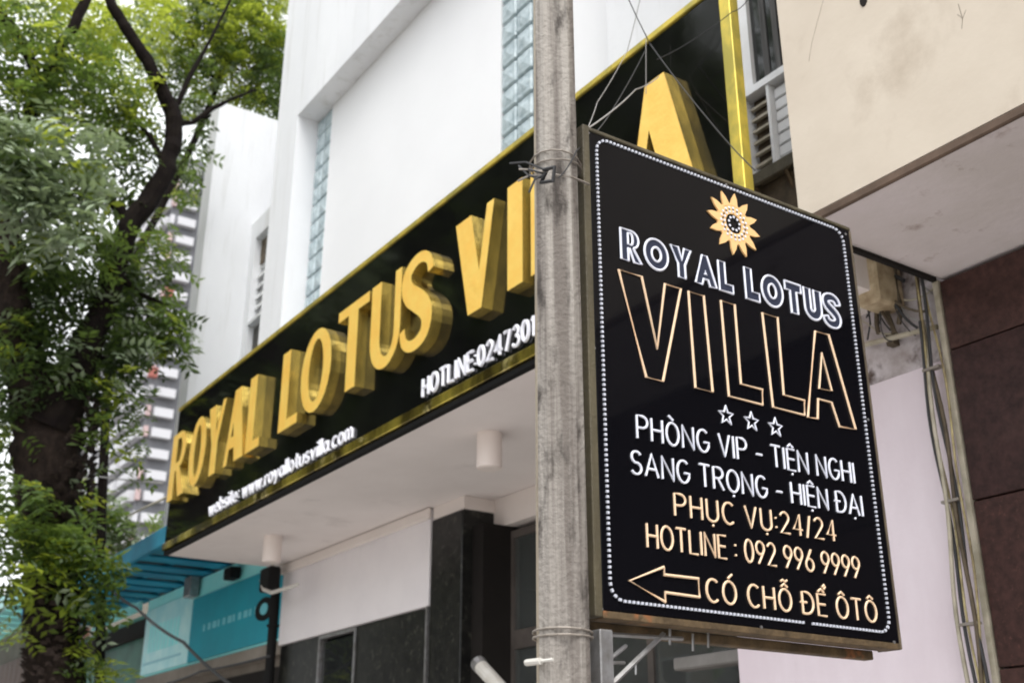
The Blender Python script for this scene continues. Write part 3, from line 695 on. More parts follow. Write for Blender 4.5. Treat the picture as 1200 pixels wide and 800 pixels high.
# ROYAL LOTUS double outlined
def outline_word(word, u0, u1, v0, h, a, t, gap, ws):
    tot = sum(ws[c] for c in word)+gap*(len(word)-1); sc = (u1-u0)/tot; u = u0
    for c in word:
        wu = ws[c]*sc; lo = glyph(c, wu/h, a if c != 'I' else wu/h, t)
        lo = offs(lo, h, u, v0)
        q = MB()
        for l in lo: q.tube([sf(x, y, .0032) for x, y in l], .0042, 5, closed=True)
        (q.ribbon_prism if c == 'S' else q.prism)(lo, lambda U, V, d: SF(U, V, d), .0002, .0022, 1)
        q.build('letter', [M['led_white'], M['led_grey']], hs_); u += (ws[c]+gap)*sc
W1 = dict(R=.8, O=.95, Y=.85, A=.9, L=.6, T=.75, U=.8, S=.75)
outline_word('ROYAL', .132, .592, 1.062, .104, .27, .27, .14, W1)
outline_word('LOTUS', .649, 1.098, 1.062, .112, .27, .27, .14, W1)
# VILLA: open outlines
VIL = [('V', [[(.119, 1.022), (.208, 1.022), (.256, .800), (.300, 1.022), (.365, 1.022), (.272, .700), (.208, .700)]]),
       ('I', [[(.396, 1.022), (.460, 1.022), (.470, .706), (.400, .706)]]),
       ('L', [[(.533, 1.025), (.593, 1.025), (.593, .757), (.686, .757), (.682, .706), (.537, .706)]]),
       ('L', [[(.716, 1.027), (.786, 1.027), (.781, .758), (.876, .758), (.870, .707), (.727, .707)]]),
       ('A', [[(.963, 1.020), (1.029, 1.022), (1.112, .702), (1.032, .698), (1.006, .776), (.942, .776), (.930, .706), (.884, .702)],
              [(.984, .945), (1.014, .818), (.953, .814)]])]
for ch, lo in VIL:
    q = MB()
    for l in lo: q.tube([sf(x, y, .0036) for x, y in l], .0042, 6, closed=True)
    q.build('letter', M['led_warm'], hs_)
for u in (.520, .627, .731):
    q = MB(); lo = [(u+(.031 if i % 2 == 0 else .013)*sin(pi*i/5), .641+(.031 if i % 2 == 0 else .013)*cos(pi*i/5)) for i in range(10)]
    q.tube([sf(x, y, .0034) for x, y in lo], .0036, 5, closed=True); q.build('star', M['led_white'], hs_)
stroke_text('PHÒNG VIP - TIỆN NGHI', .165, 1.076, .508, .513, .068, sf, M['led_white'], hs_, .0038, gap=.2)
stroke_text('SANG TRỌNG - HIỆN ĐẠI', .139, 1.098, .402, .408, .066, sf, M['led_white'], hs_, .0038, gap=.2)
stroke_text('PHỤC VỤ:24/24', .292, .957, .303, .310, .064, sf, M['led_warm'], hs_, .0037, gap=.24)
stroke_text('HOTLINE : 092 996 9999', .185, 1.052, .201, .204, .066, sf, M['led_warm'], hs_, .0037, gap=.2)
stroke_text('CÓ CHỖ ĐỂ ÔTÔ', .394, 1.108, .074, .074, .064, sf, M['led_warm'], hs_, .0038, gap=.24)
q = MB(); lo = [(.116, .103), (.240, .153), (.240, .132), (.366, .134), (.366, .083), (.240, .084), (.240, .058)]
q.tube([sf(x, y, .0034) for x, y in lo], .0042, 5, closed=True); q.build('arrow', M['led_warm'], hs_)
# lotus / sun emblem: twelve pointed petals round a ring of dots
em = (.618, 1.322)
ring_ = MB(); ring_.prism([ell(em[0], em[1], .075, .075, 0, 345, 23), ell(em[0], em[1], .036, .036, 0, 345, 23)[::-1]], lambda U, V, d: SF(U, V, d), .0002, .005)
emb = ring_.build('lotus_emblem', M['led_gold'], hs_)
for k in range(12):
    a = 2*pi*k/12+.1; q = MB(); pr = []
    for rr_, aa in ((.068, -.24), (.094, -.11), (.118, .02), (.098, .12), (.068, .24)): pr.append((em[0]+rr_*sin(a+aa), em[1]+rr_*cos(a+aa)))
    q.prism([pr], lambda U, V, d: SF(U, V, d), .0003, .0062); q.build('petal', M['led_gold'], emb)
q = MB()
for R_, n in ((.024, 9), (.044, 16), (.058, 20)):
    for k in range(n):
        a = 2*pi*k/n; u, v = em[0]+R_*sin(a), em[1]+R_*cos(a)
        q.prism([ell(u, v, .0045, .0045, 0, 300, 5)], lambda U, V, d: SF(U, V, d), .0052, .0075)
tag(q.build('emblem_dots', M['led_white'], emb), kind='stuff')
q = MB()
for k in range(18):
    a = 2*pi*k/18; u, v = em[0]+.050*sin(a), em[1]+.050*cos(a)
    q.prism([ell(u, v, .004, .004, 0, 300, 5)], lambda U, V, d: SF(U, V, d), .0054, .0072)
tag(q.build('emblem_dark_dots', M['rust'], emb), kind='stuff')

# small street grime and screw heads on the sign face
q = MB(); rg = random.Random(9)
for u, v in ((.02, .02), (.6, .02), (1.18, .02), (.02, .75), (1.185, .75), (.02, 1.46), (.6, 1.465), (1.185, 1.45)):
    q.prism([ell(u, v, .005, .005, 0, 300, 5)], lambda U, V, d: SF(U, V, d), .0002, .003)
tag(q.build('screw_heads', M['steel'], hs_), kind='stuff')

# brackets carrying the sign, below it and beside the pole
br = thing('sign_bracket', 'grey steel angle bracket with diagonal struts beneath the hanging sign', 'bracket', (-2.37, 1.87, 1.8))
q = MB(); q.box(-2.43, -2.36, 1.862, 1.905, 1.2, 2.018, c=.003); q.build('upright', M['steel'], br)
def xs(px, py, x=-2.42): return at(px, py, 'x', x)
for a, c_, r in (((712, 806), (778, 742), .0075), ((704, 780), (734, 756), .006), ((700, 776), (732, 776), .0045), ((700, 742), (800, 748), .006), ((745, 790), (745, 770), .003)):
    q = MB(); q.tube([xs(*a), xs(*c_)], r, 4); q.build('strut', M['steel'], br)
for px_, py_ in ((785, 745), (812, 752), (830, 748)):
    q = MB(); q.tube([xs(px_, py_-10), xs(px_, py_+10)], .004, 5); q.build('hanger', M['steel'], br)
q = MB(); q.tube([xs(690, 722), xs(704, 722)], .012, 8); q.build('bolt', M['rust'], br)

# ------------------------------------------------------------------ overhead wires
def wire(label, pts, r, m, sag=0.05):
    out = []
    for i in range(len(pts)-1):
        A, B = Vector(pts[i]), Vector(pts[i+1])
        for k in range(8):
            f = k/8; out.append(A.lerp(B, f)-Vector((0, 0, 4*sag*f*(1-f))))
    out.append(Vector(pts[-1])); q = MB(); q.tube(out, r, 6); o = q.build('wire', M[m]); tag(o, label, 'wire')
wire('thin grey wire slanting up from the hanging sign towards the big gold A', [xs(690, 150), at(745, 105, 'y', 3.1), at(772, 90, 'y', 3.34)], .003, 'cable2', .01)
wire('thin dark wire crossing the white wall above the right end of the fascia', [at(728, -20, 'y', 3.1), at(762, 52, 'y', 3.3), at(830, 140, 'y', 3.3), at(885, 200, 'y', 3.35)], .003, 'cable', .01)
wire('faint dark wire crossing the gold end trim near the photo top', [at(770, 70, 'y', 3.3), at(858, 14, 'y', 3.35), at(880, -6, 'y', 3.4)], .0022, 'cable', .02)
wire('thin twisted wire from the pole tie up past the top corner of the hanging sign', [at(655, 208, 'y', 1.70), at(676, 176, 'y', 1.8), at(712, 138, 'y', 2.6), at(756, 60, 'y', 3.2)], .0022, 'cable', .01)
wire('thin grey wire looping across the upper white wall beside the fascia corner', [at(752, -10, 'y', 3.2), at(735, 60, 'y', 3.25), at(700, 120, 'y', 3.0), at(684, 160, 'y', 2.0)], .002, 'cable2', .01)
wire('thin vertical wire hanging in front of the black fascia right of the pole', [at(757, 110, 'y', 3.38), at(757, 40, 'y', 3.38)], .002, 'cable2', .0)
wire('black cable running diagonally down across the blue shop sign', [at(120, 680, 'y', 3.6), at(160, 712, 'y', 3.8), at(215, 752, 'y', 3.9), at(285, 812, 'y', 4.0)], .016, 'cable', .03)
wire('black cable drooping in front of the beige beam under the blue shop sign', [at(196, 800, 'y', 4.1), at(235, 786, 'y', 4.1), at(316, 768, 'y', 4.3)], .012, 'cable', .01)
wire('pale wire stretched behind the tree towards the far end of the fascia', [at(60, 548, 'y', 4.5), at(190, 566, 'y', 3.6)], .012, 'cable2', .03)
wire('pale cable rising from the blue awning to the lower corner of the fascia', [at(150, 604, 'y', 3.8), at(196, 582, 'y', 3.5)], .014, 'cable3', .0)

# camera / small fitting at left end of the canopy and dark downpipe
t = thing('security_camera', 'dark security camera on a curved white arm under the left end of the canopy', 'camera', (-11.0, 4.5, 3.8))
c = at(318, 679, 'y', 4.5); q = MB(); q.box(c.x-.13, c.x+.13, 4.42, 4.55, c.z-.12, c.z+.12, c=.02); q.build('housing', M['rubber'], t)
q = MB(); q.tube([at(306, 680, 'y', 4.45), at(309, 690, 'y', 4.43), at(318, 694, 'y', 4.4), at(332, 690, 'y', 4.4), at(350, 684, 'y', 4.5)], .02, 8); q.build('arm', M['plastic'], t)
q = MB(); q.tube([(c.x, 4.5, c.z+.12), (c.x, 4.5, Z_C)], .02, 8); q.build('stem', M['plastic'], t)
t = thing('drain_pipe', 'dark vertical downpipe between the blue shop sign and the white board', 'pipe', (-11.35, 4.66, .14))
q = MB(); q.tube([(-11.32, 4.66, .14), (-11.32, 4.66, 3.66)], .05, 10); q.build('pipe_run', M['rubber'], t)
for z in (3.3, 2.6): q = MB(); q.tube(polering(z, .058, 0, 12, -11.32, 4.66), .012, 5, closed=True); q.build('clip', M['rubber'], t)
t = thing('white_rod', 'short white tubular lamp slanting in the hotel doorway at the bottom of the photo', 'lamp', (-7.0, 4.3, 2.6))
q = MB(); q.tube([at(563, 780, 'y', 4.3), at(592, 812, 'y', 4.3)], .05, 12); q.build('tube', M['plastic'], t)
q = MB(); q.tube([at(560, 776, 'y', 4.3), at(564, 781, 'y', 4.3)], .055, 12); q.build('end_cap', M['steel'], t)

# ------------------------------------------------------------------ blue shop next door
shop = thing('blue_shop', 'low shop with teal signboard and pale cyan edging left of the hotel canopy', 'shop', (-15, 5.1, 0))
box('wall', M['shopwall'], shop, -17.2, -11.4, 5.16, 9, .14, 4.6)
box('shop_front', M['dark'], shop, -17.0, -11.6, 5.12, 5.155, .14, 3.0)
q = MB(); q.box(-17.1, -11.45, 5.02, 5.16, 3.10, 3.25, c=.01); q.build('beam', M['shopwall'], shop)
q = MB(); q.box(-17.05, -11.45, 5.06, 5.14, 3.26, 4.36, c=.006); sg = q.build('signboard', M['cyan'], shop)
q = MB(); q.box(-15.0, -11.46, 5.035, 5.059, 3.29, 4.10, c=.003); q.build('teal_panel', M['teal'], sg)
q = MB(); q.box(-17.0, -15.04, 5.04, 5.059, 3.29, 4.2, c=.003); q.build('printed_panel', M['cyan2'], sg)
for k in range(9):
    q = MB(); q.box(-16.75+.15*k, -16.69+.15*k, 5.032, 5.039, 3.58, 3.95); q.build('print_mark', M['cyan'], sg)
q = MB(); q.box(-16.9, -15.3, 5.032, 5.039, 3.42, 3.45); q.build('print_mark', M['fadedprint'], sg)
for k in range(11):
    wdt = .07+.03*((k*7) % 3); q = MB(); q.box(-14.5+.17*k, -14.5+.17*k+wdt, 5.026, 5.034, 3.63, 3.715, c=.003); q.build('print_mark', M['tealdark'], sg)
q = MB(); c = at(310, 713, 'y', 5.03); q.prism([ell(c.x, c.z, .26, .13, 0, 345, 23), ell(c.x, c.z, .12, .07, 0, 345, 23)[::-1]], lambda u, v, d: (u, d, v), 5.02, 5.034); q.build('round_logo', M['tealdark'] if False else M['rubber'], sg)
q = MB(); q.prism([ell(c.x, c.z, .11, .065, 0, 345, 23)], lambda u, v, d: (u, d, v), 5.018, 5.032); q.build('logo_centre', M['tealdark'], sg)
q = MB(); c = at(266, 671, 'y', 4.9); q.box(c.x-.12, c.x+.12, 4.9, 5.03, c.z-.07, c.z+.07, c=.01); q.build('sign_lamp', M['rubber'], sg)
q = MB(); c = at(219, 686, 'y', 4.9); q.box(c.x-.12, c.x+.12, 4.9, 5.03, c.z-.14, c.z+.12, c=.01); q.build('sign_lamp', M['steel'], sg)

aw = thing('blue_awning', 'blue slatted awning projecting over the pavement left of the hotel canopy', 'awning', (-15, 4.4, 4.4))
sm = None
for k in range(17):
    x = -20.2+k*.54
    q = MB(); q.box(x, x+.32, 4.04, 5.14, 4.375+.01*(k % 2), 4.40+.01*(k % 2), c=.006); q.build('awning_slat', M['blueslat'] if k % 3 else M['blueslat2'], aw)
for y in (4.5, 5.04):
    q = MB(); q.box(-20.3, -11.2, y, y+.05, 4.415, 4.46); q.build('beam', M['blueslat'], aw)
q = MB(); q.box(-20.3, -11.2, 3.96, 4.03, 4.36, 4.58, c=.01); q.build('front_rail', M['blueslat'], aw)
q = MB(); q.box(-20.3, -11.2, 4.03, 5.14, 4.47, 4.49); q.build('sheet', M['bluedark'], aw)

s2 = thing('green_shop', 'low shop with green wall and brown timber shutter behind the tree trunk', 'shop', (-22, 5.2, 0))
box('wall', M['greenwall'], s2, -22.5, -17.3, 5.3, 9, .14, 4.3)
box('lintel', M['dark'], s2, -21.5, -17.3, 5.22, 5.3, 3.95, 4.2)
q = MB(); q.add([(-19.9, 5.0, 4.25), (-17.3, 5.0, 4.25), (-17.3, 5.0, 4.95), (-19.9, 5.05, 4.25), (-17.3, 5.05, 4.25), (-17.3, 5.05, 4.95)], [(0, 1, 2), (5, 4, 3), (0, 3, 4, 1), (1, 4, 5, 2), (2, 5, 3, 0)]); q.build('gable_board', M['cyan'], s2)
box('side_wall', M['shopwall'], s2, -40, -22.5, 5.6, 12, .14, 6.0)
for k in range(16):
    q = MB(); q.box(-30.2+k*.5, -29.72+k*.5, 5.5, 5.58, .14, 4.6, c=.01); q.build('shutter_board', M['wood'], s2)
a2 = thing('cyan_awning', 'pale cyan awning at the far left edge behind the leaves', 'awning', (-26, 5, 5.3))
for k in range(10):
    q = MB(); q.box(-31+k*.9, -30.2+k*.9, 4.6, 5.6, 5.30, 5.34); q.build('awning_slat', M['cyan'], a2)
q = MB(); q.box(-31, -22, 4.5, 4.6, 5.22, 5.5, c=.01); q.build('front_rail', M['cyan2'], a2)

# ------------------------------------------------------------------ distant apartment tower
tw = thing('apartment_tower', 'tall pale apartment tower with stacked white balconies far behind the tree', 'building', (-200, 60, 0))
c0 = at(205, 222, 'x', -180); Y0, ZT = c0.y, c0.z+7
box('core', M['tower'], tw, -225, -180, Y0, Y0+26, 0, ZT)
nfl = int(ZT/3.5); meA = meB = meC = None
for k in range(nfl):
    z = ZT-3.5*(k+1)
    if z < 24: break
    for j in range(6):
        y = Y0+.9+j*4.1
        if meA is None:
            q = MB(); q.box(-179.9, -178.8, 0, 3.1, 0, 1.5); o = q.build('balcony', M['towerwhite'], tw); meA = o.data; base = o.location.copy()
        else: o = link('balcony', meA, tw)
        o.location = base+Vector((0, y, z))
    for j in range(5):
        x = -224+j*9
        if meB is None:
            q = MB(); q.box(0, 7.4, -1.2, -.05, 0, 1.7); o = q.build('balcony', M['towerwhite'], tw); meB = o.data; base2 = o.location.copy()
        else: o = link('balcony', meB, tw)
        o.location = base2+Vector((x, Y0, z))
    q = MB(); q.box(-179.9, -179.2, Y0-.3, Y0+.4, z, z+1.7); q.build('corner_panel', M['towerpink'] if k % 3 else M['towerwhite'], tw)
for (px_, py_) in ((197, 342), (178, 436)):
    c = at(px_, py_, 'x', -178); q = MB(); q.box(-178.1, -177, c.y-.6, c.y+.7, c.z-1.0, c.z+.6); q.build('sun_shade', M['towerred'], tw)

# ------------------------------------------------------------------ trees
PXM = 87.0
def limb(b, pts, X, rscale=1/PXM, n=10, mi=0):
    P = []; Rr = []
    for i, p in enumerate(pts):
        x = X + (p[3] if len(p) > 3 else 0)
        P.append(at(p[0], p[1], 'x', x)); Rr.append(p[2]*rscale)
    # subdivide with a little wander
    Q = []; RR = []
    for i in range(len(P)-1):
        for k in range(4):
            f = k/4; j = Vector((random.uniform(-1, 1), random.uniform(-1, 1), 0))*Rr[i]*.12
            Q.append(P[i].lerp(P[i+1], f)+j); RR.append((Rr[i]*(1-f)+Rr[i+1]*f)*random.uniform(.94, 1.07))
    Q.append(P[-1]); RR.append(Rr[-1])
    b.tube(Q, RR, n, mi=mi)
    return b
def leaf(v, f, mi, p, d, side, L, Wd, m):
    o = len(v); up = d.cross(side)
    v += [p, p+d*L*.45+side*Wd+up*Wd*.3, p+d*L, p+d*L*.45-side*Wd+up*Wd*.3]
    f += [(o, o+1, o+2), (o, o+2, o+3)]; mi += [m, m]
def spray(v, f, mi, c, m, rng, L=.14, nl=8, droop=.3):
    """a twig with paired leaflets"""
    a = rng.uniform(0, 2*pi); e = rng.uniform(-.7, .5)
    d = Vector((cos(a)*cos(e), sin(a)*cos(e), sin(e)-droop*rng.random())).normalized()
    s = d.cross(Vector((0, 0, 1))); s = s.normalized() if s.length > .01 else Vector((1, 0, 0))
    tw = rng.uniform(-.8, .8); s = (s*cos(tw)+d.cross(s)*sin(tw)).normalized()
    for k in range(nl):
        t = (k//2)/(nl/2); sd = 1 if k % 2 else -1
        p = c+d*(t*L*2.3)+Vector((0, 0, -t*t*L*.5))
        ld = (d*.55+s*sd*.85+Vector((0, 0, rng.uniform(-.35, .1)))).normalized()
        ls = ld.cross(d.cross(s)+Vector((rng.uniform(-.4, .4), rng.uniform(-.4, .4), rng.uniform(-.2, .2)))).normalized()
        leaf(v, f, mi, p, ld, ls, L*rng.uniform(.75, 1.15), L*.19, m)
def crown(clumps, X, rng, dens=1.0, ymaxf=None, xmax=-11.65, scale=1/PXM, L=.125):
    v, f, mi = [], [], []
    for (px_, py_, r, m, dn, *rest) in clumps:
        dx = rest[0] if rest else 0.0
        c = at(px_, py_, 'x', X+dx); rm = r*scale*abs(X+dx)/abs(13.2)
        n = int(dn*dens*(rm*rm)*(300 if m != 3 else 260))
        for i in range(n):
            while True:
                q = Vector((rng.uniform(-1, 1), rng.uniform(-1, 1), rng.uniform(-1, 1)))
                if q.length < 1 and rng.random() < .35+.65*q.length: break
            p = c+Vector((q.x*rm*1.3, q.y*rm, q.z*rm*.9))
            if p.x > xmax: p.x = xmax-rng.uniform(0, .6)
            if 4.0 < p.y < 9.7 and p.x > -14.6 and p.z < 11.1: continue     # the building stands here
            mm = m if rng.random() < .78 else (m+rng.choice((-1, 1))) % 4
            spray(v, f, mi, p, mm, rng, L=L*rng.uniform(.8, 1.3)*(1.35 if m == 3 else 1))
    return v, f, mi
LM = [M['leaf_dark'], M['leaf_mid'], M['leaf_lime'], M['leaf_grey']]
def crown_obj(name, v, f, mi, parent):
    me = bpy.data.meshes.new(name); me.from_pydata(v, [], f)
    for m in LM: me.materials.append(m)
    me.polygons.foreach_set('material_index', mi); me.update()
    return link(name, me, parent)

tA = thing('street_tree', 'large street tree with dark scaly trunk and forking limbs at the left edge', 'tree', (-13.2, 2.9, .14))
b = MB(); limb(b, [(66, 1300, 34), (62, 800, 25), (63, 700, 24), (60, 620, 25), (56, 560, 30), (56, 500, 33), (52, 470, 30), (45, 440, 26)], -13.2, n=16)
b.build('trunk', M['bark'], tA)
b = MB(); limb(b, [(50, 480, 26), (25, 420, 20), (12, 350, 18), (8, 270, 15), (2, 200, 12), (-12, 120, 10), (-30, 20, 8)], -13.2, n=12); b.build('limb', M['bark'], tA)
b = MB(); limb(b, [(62, 500, 24), (90, 440, 18), (118, 370, 13), (134, 320, 12), (150, 265, 12), (176, 232, 11), (195, 198, 10), (203, 165, 9.5), (203, 132, 9.5), (190, 105, 8), (172, 70, 7), (152, 40, 6.5), (132, 8, 6), (120, -35, 5), (110, -90, 3)], -13.0, n=12); b.build('limb', M['barksmooth'], tA)
for nm, pts in (('branch', [(203, 145, 4), (225, 144, 3), (248, 128, 3), (268, 118, 2), (300, 105, 1.5)]),
                ('branch', [(30, 150, 7), (48, 110, 7), (66, 62, 6.5), (84, 35, 6), (102, -2, 5.5), (118, -50, 4)]),
                ('branch', [(60, 130, 6), (36, 70, 6), (15, 35, 6), (-8, 8, 6), (-40, -20, 5)]),
                ('branch', [(150, 262, 7), (138, 243, 6), (122, 232, 4), (100, 215, 3)]),
                ('branch', [(156, 140, 1), (176, 160, 3), (193, 195, 4)]),
                ('branch', [(134, 320, 5), (165, 345, 3), (200, 360, 1.5)]),
                ('branch', [(90, 440, 5), (120, 420, 3), (160, 410, 1.5)]),
                ('branch', [(203, 135, 3), (222, 90, 3), (245, 50, 2), (270, 0, 1.5)])):
    b = MB(); limb(b, pts, -13.0, n=8); b.build(nm, M['barksmooth'], tA)
# flakes of scaly bark and old leaf bases standing off the trunk
rngb = random.Random(5); b = MB()
for k in range(900):
    z = rngb.uniform(2.6, 6.0); f = (z-2.87)/(5.58-2.87); cx = -13.2; cy = 2.99-.33*f*.95
    a = rngb.uniform(0, 2*pi); r = (.292+.095*max(0, min(1, f))); d = Vector((cos(a), sin(a), 0)); s = Vector((-sin(a), cos(a), 0))
    p = Vector((cx, cy, z))+d*r; w = rngb.uniform(.025, .06); h = rngb.uniform(.03, .07); o = rngb.uniform(.02, .055)
    b.add([p-s*w-d*.02, p+s*w-d*.02, p+s*w*.6+Vector((0, 0, h))+d*o, p-s*w*.6+Vector((0, 0, h))+d*o, p+Vector((0, 0, h*1.2))-d*.02], [(0, 1, 2, 3), (3, 2, 4), (0, 3, 4), (1, 4, 2)])
tag(b.build('bark_scales', M['barkscale'], tA), kind='stuff')
rc = random.Random(11)
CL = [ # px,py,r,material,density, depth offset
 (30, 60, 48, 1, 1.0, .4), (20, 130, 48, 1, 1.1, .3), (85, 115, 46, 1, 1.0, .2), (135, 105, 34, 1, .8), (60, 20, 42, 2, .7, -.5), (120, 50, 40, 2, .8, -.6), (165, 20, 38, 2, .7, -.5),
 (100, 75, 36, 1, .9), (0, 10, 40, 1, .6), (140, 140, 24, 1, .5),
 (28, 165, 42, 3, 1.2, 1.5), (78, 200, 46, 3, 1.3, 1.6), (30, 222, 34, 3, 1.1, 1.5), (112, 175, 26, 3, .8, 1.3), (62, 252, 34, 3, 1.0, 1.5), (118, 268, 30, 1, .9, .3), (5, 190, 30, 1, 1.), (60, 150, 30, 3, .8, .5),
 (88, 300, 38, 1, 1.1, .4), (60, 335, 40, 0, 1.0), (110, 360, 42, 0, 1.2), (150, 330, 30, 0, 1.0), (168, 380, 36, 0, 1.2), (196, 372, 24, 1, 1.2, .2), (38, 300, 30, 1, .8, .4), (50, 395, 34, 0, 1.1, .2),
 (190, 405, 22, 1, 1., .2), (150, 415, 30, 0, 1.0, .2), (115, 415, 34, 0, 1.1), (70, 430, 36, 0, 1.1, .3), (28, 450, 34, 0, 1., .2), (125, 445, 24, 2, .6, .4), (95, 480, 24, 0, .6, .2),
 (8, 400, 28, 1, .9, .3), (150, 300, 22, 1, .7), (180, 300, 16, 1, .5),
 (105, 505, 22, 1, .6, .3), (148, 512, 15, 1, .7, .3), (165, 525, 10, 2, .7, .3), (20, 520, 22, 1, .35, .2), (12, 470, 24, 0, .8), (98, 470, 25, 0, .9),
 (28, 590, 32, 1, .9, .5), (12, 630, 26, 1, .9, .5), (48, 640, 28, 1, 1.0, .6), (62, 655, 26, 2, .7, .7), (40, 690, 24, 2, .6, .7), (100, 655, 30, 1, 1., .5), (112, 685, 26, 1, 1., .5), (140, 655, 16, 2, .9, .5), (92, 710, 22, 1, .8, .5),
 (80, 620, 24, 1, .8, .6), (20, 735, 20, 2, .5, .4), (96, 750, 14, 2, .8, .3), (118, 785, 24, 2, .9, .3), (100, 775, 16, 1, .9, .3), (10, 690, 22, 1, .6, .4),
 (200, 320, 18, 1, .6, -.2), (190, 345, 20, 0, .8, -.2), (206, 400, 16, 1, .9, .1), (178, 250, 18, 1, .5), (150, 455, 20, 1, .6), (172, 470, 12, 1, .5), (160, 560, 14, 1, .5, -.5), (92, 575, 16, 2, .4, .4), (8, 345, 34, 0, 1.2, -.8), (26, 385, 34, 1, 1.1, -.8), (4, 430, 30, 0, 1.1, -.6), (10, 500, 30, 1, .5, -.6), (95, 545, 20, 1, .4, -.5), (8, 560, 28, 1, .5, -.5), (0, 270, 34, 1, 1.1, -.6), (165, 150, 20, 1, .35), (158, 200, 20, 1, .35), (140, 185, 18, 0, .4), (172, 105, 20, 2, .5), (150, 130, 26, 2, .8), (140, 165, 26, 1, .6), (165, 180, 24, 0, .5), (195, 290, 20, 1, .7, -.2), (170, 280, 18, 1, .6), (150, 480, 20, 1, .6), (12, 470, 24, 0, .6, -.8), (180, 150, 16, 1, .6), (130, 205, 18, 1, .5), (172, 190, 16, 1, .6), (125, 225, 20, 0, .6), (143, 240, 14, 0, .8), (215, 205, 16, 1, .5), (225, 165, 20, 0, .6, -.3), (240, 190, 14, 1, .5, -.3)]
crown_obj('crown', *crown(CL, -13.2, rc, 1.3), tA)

tB = thing('background_tree', 'taller yellow-green tree behind with thin bare stem rising past the hotel side wall', 'tree', (-17, 4.6, .14))
b = MB(); limb(b, [(116, 1150, 6), (118, 640, 5), (124, 480, 5), (130, 420, 5), (160, 300, 4.5), (196, 230, 4), (230, 160, 4), (255, 100, 3), (280, 30, 2)], -17.0, rscale=1/70., n=8); b.build('trunk', M['barksmooth'], tB)
for pts in ([(255, 100, 2.5), (230, 60, 2), (200, 10, 1.5)], [(240, 140, 2), (285, 110, 2), (320, 90, 1)], [(270, 60, 2), (310, 30, 1)]):
    b = MB(); limb(b, pts, -17, rscale=1/70., n=6); b.build('branch', M['barksmooth'], tB)
CB = [(230, 35, 46, 2, 1.0), (290, 45, 46, 2, 1.1), (318, 95, 34, 1, 1.2), (270, 100, 36, 2, .9), (225, 90, 36, 1, .9), (185, 30, 38, 2, .8), (320, 10, 42, 2, 1.1), (255, 5, 42, 1, 1.1), (205, 60, 28, 2, .8),
      (330, 60, 34, 1, 1.3), (290, 85, 30, 0, .8), (180, 85, 26, 1, .6), (235, 135, 28, 1, .8), (265, 140, 18, 2, .7), (222, 190, 22, 0, .7), (215, 230, 18, 1, .5), (238, 215, 18, 0, .6), (150, 60, 34, 2, .6), (110, 20, 34, 2, .6),
      (250, 65, 30, 0, .6), (300, 65, 30, 1, .8), (225, 15, 40, 0, .5), (300, 15, 40, 0, .6), (320, 118, 20, 1, 1.2), (290, 118, 16, 1, 1.1), (60, 10, 30, 2, .5), (150, 110, 20, 2, .4), (240, 240, 12, 1, .7)]
crown_obj('crown', *crown(CB, -17.0, rc, 1.15, xmax=-14.7, scale=1/PXM), tB)

tC = thing('low_tree', 'low dark bushy tree behind the trunk above the blue awning', 'tree', (-26, 7, .14))
b = MB(); limb(b, [(120, 760, 8), (118, 660, 7), (120, 590, 4)], -26, rscale=1/45., n=8); b.build('trunk', M['barksmooth'], tC)
CC = [(110, 600, 30, 1, 1.), (130, 625, 24, 0, 1.1), (90, 590, 26, 1, 1.), (150, 640, 16, 0, .9), (180, 612, 12, 1, .6), (60, 590, 22, 0, 1.), (20, 610, 26, 1, .8)]
crown_obj('crown', *crown(CC, -26.0, rc, .55, xmax=-22, L=.2), tC)

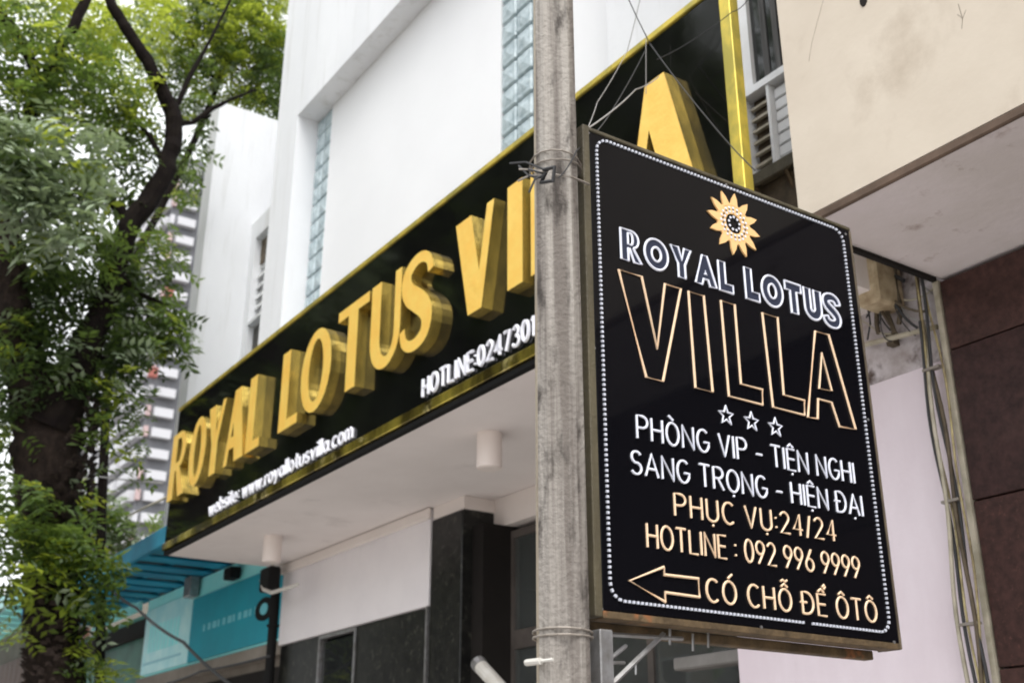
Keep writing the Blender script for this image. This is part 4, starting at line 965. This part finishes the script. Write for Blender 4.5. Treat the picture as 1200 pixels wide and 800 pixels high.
# trees on the other side of the street, seen mirrored in the black fascia
def opposite_tree(loc, rz, label, src=None):
    if src is None:
        t = thing('opposite_tree', label, 'tree', loc, 'trees across the street')
        v, f, mi = [], [], []; r_ = random.Random(21)
        for k in range(46):
            a = r_.uniform(0, 2*pi); rr = r_.uniform(0, 3.6); c = Vector((cos(a)*rr, sin(a)*rr*.8, r_.uniform(6.5, 19)))
            for i in range(120):
                q = Vector((r_.gauss(0, .55), r_.gauss(0, .55), r_.gauss(0, .5))); spray(v, f, mi, c+q*1.3, r_.choice((0, 0, 1)), r_, L=.6, nl=6)
        me = bpy.data.meshes.new('crown'); me.from_pydata(v, [], f)
        for m in LM: me.materials.append(m)
        me.polygons.foreach_set('material_index', mi); me.update()
        o = bpy.data.objects.new('crown', me); COL.objects.link(o); o.parent = t
        q = MB(); q.tube([(0, 0, 0), (.1, 0, 3), (-.1, .1, 6), (.2, 0, 10)], [.35, .28, .22, .1], 10)
        me2 = bpy.data.meshes.new('trunk'); me2.from_pydata(q.v, [], q.f); me2.materials.append(M['bark']); o = bpy.data.objects.new('trunk', me2); COL.objects.link(o); o.parent = t
    else:
        t = src.copy(); COL.objects.link(t); t.location = loc; t['label'] = label
        for ch in src.children: c = ch.copy(); COL.objects.link(c); c.parent = t
    t.rotation_euler.z = rz
    return t
ot = opposite_tree((-18, -8, .14), 0, 'leafy tree across the street, nearest the hotel')
opposite_tree((-25, -8.5, .14), 2, 'leafy tree across the street, second along the row', ot)
opposite_tree((-33, -8, .14), 4, 'leafy tree across the street, third along the row', ot)
opposite_tree((-42, -8, .14), 1, 'leafy tree across the street, farthest along the row', ot)

def opposite_house(x0, x1, h, m, label):
    t = thing('opposite_house', label, 'house', (x0, -14, 0), 'houses across the street')
    q = MB(); q.box(x0+.05, x1-.05, -20, -13, .1, h); q.build('wall', m, t)
    q = MB(); q.box(x0, x1, -20.1, -12.8, h, h+.35, c=.05); q.build('roof', M['shopwall'], t)
    n = int((x1-x0)/2.2)
    for k in range(int(h/3.1)):
        for j in range(n):
            x = x0+1.1+j*2.2; z = .8+k*3.1
            f = MB(); f.box(x-.6, x+.6, -13, -12.93, z, z+1.7); w_ = f.build('window', M['frame'], t)
            q = MB(); q.box(x-.5, x+.5, -12.95, -12.92, z+.1, z+1.6); q.build('pane', M['glass'], w_)
opposite_house(-58, -48, 13, M['shopwall'], 'drab brown house across the street, farthest from the hotel')
opposite_house(-47.9, -38, 10, M['tower'], 'grey house across the street, second from the far end')
opposite_house(-37.9, -27, 14, M['shopwall'], 'tall drab house across the street, third from the far end')
opposite_house(-26.9, -17, 10.5, M['beige'], 'beige house across the street behind the leafy trees')
opposite_house(-16.9, -8, 9, M['tower'], 'low grey house across the street nearest the hotel')
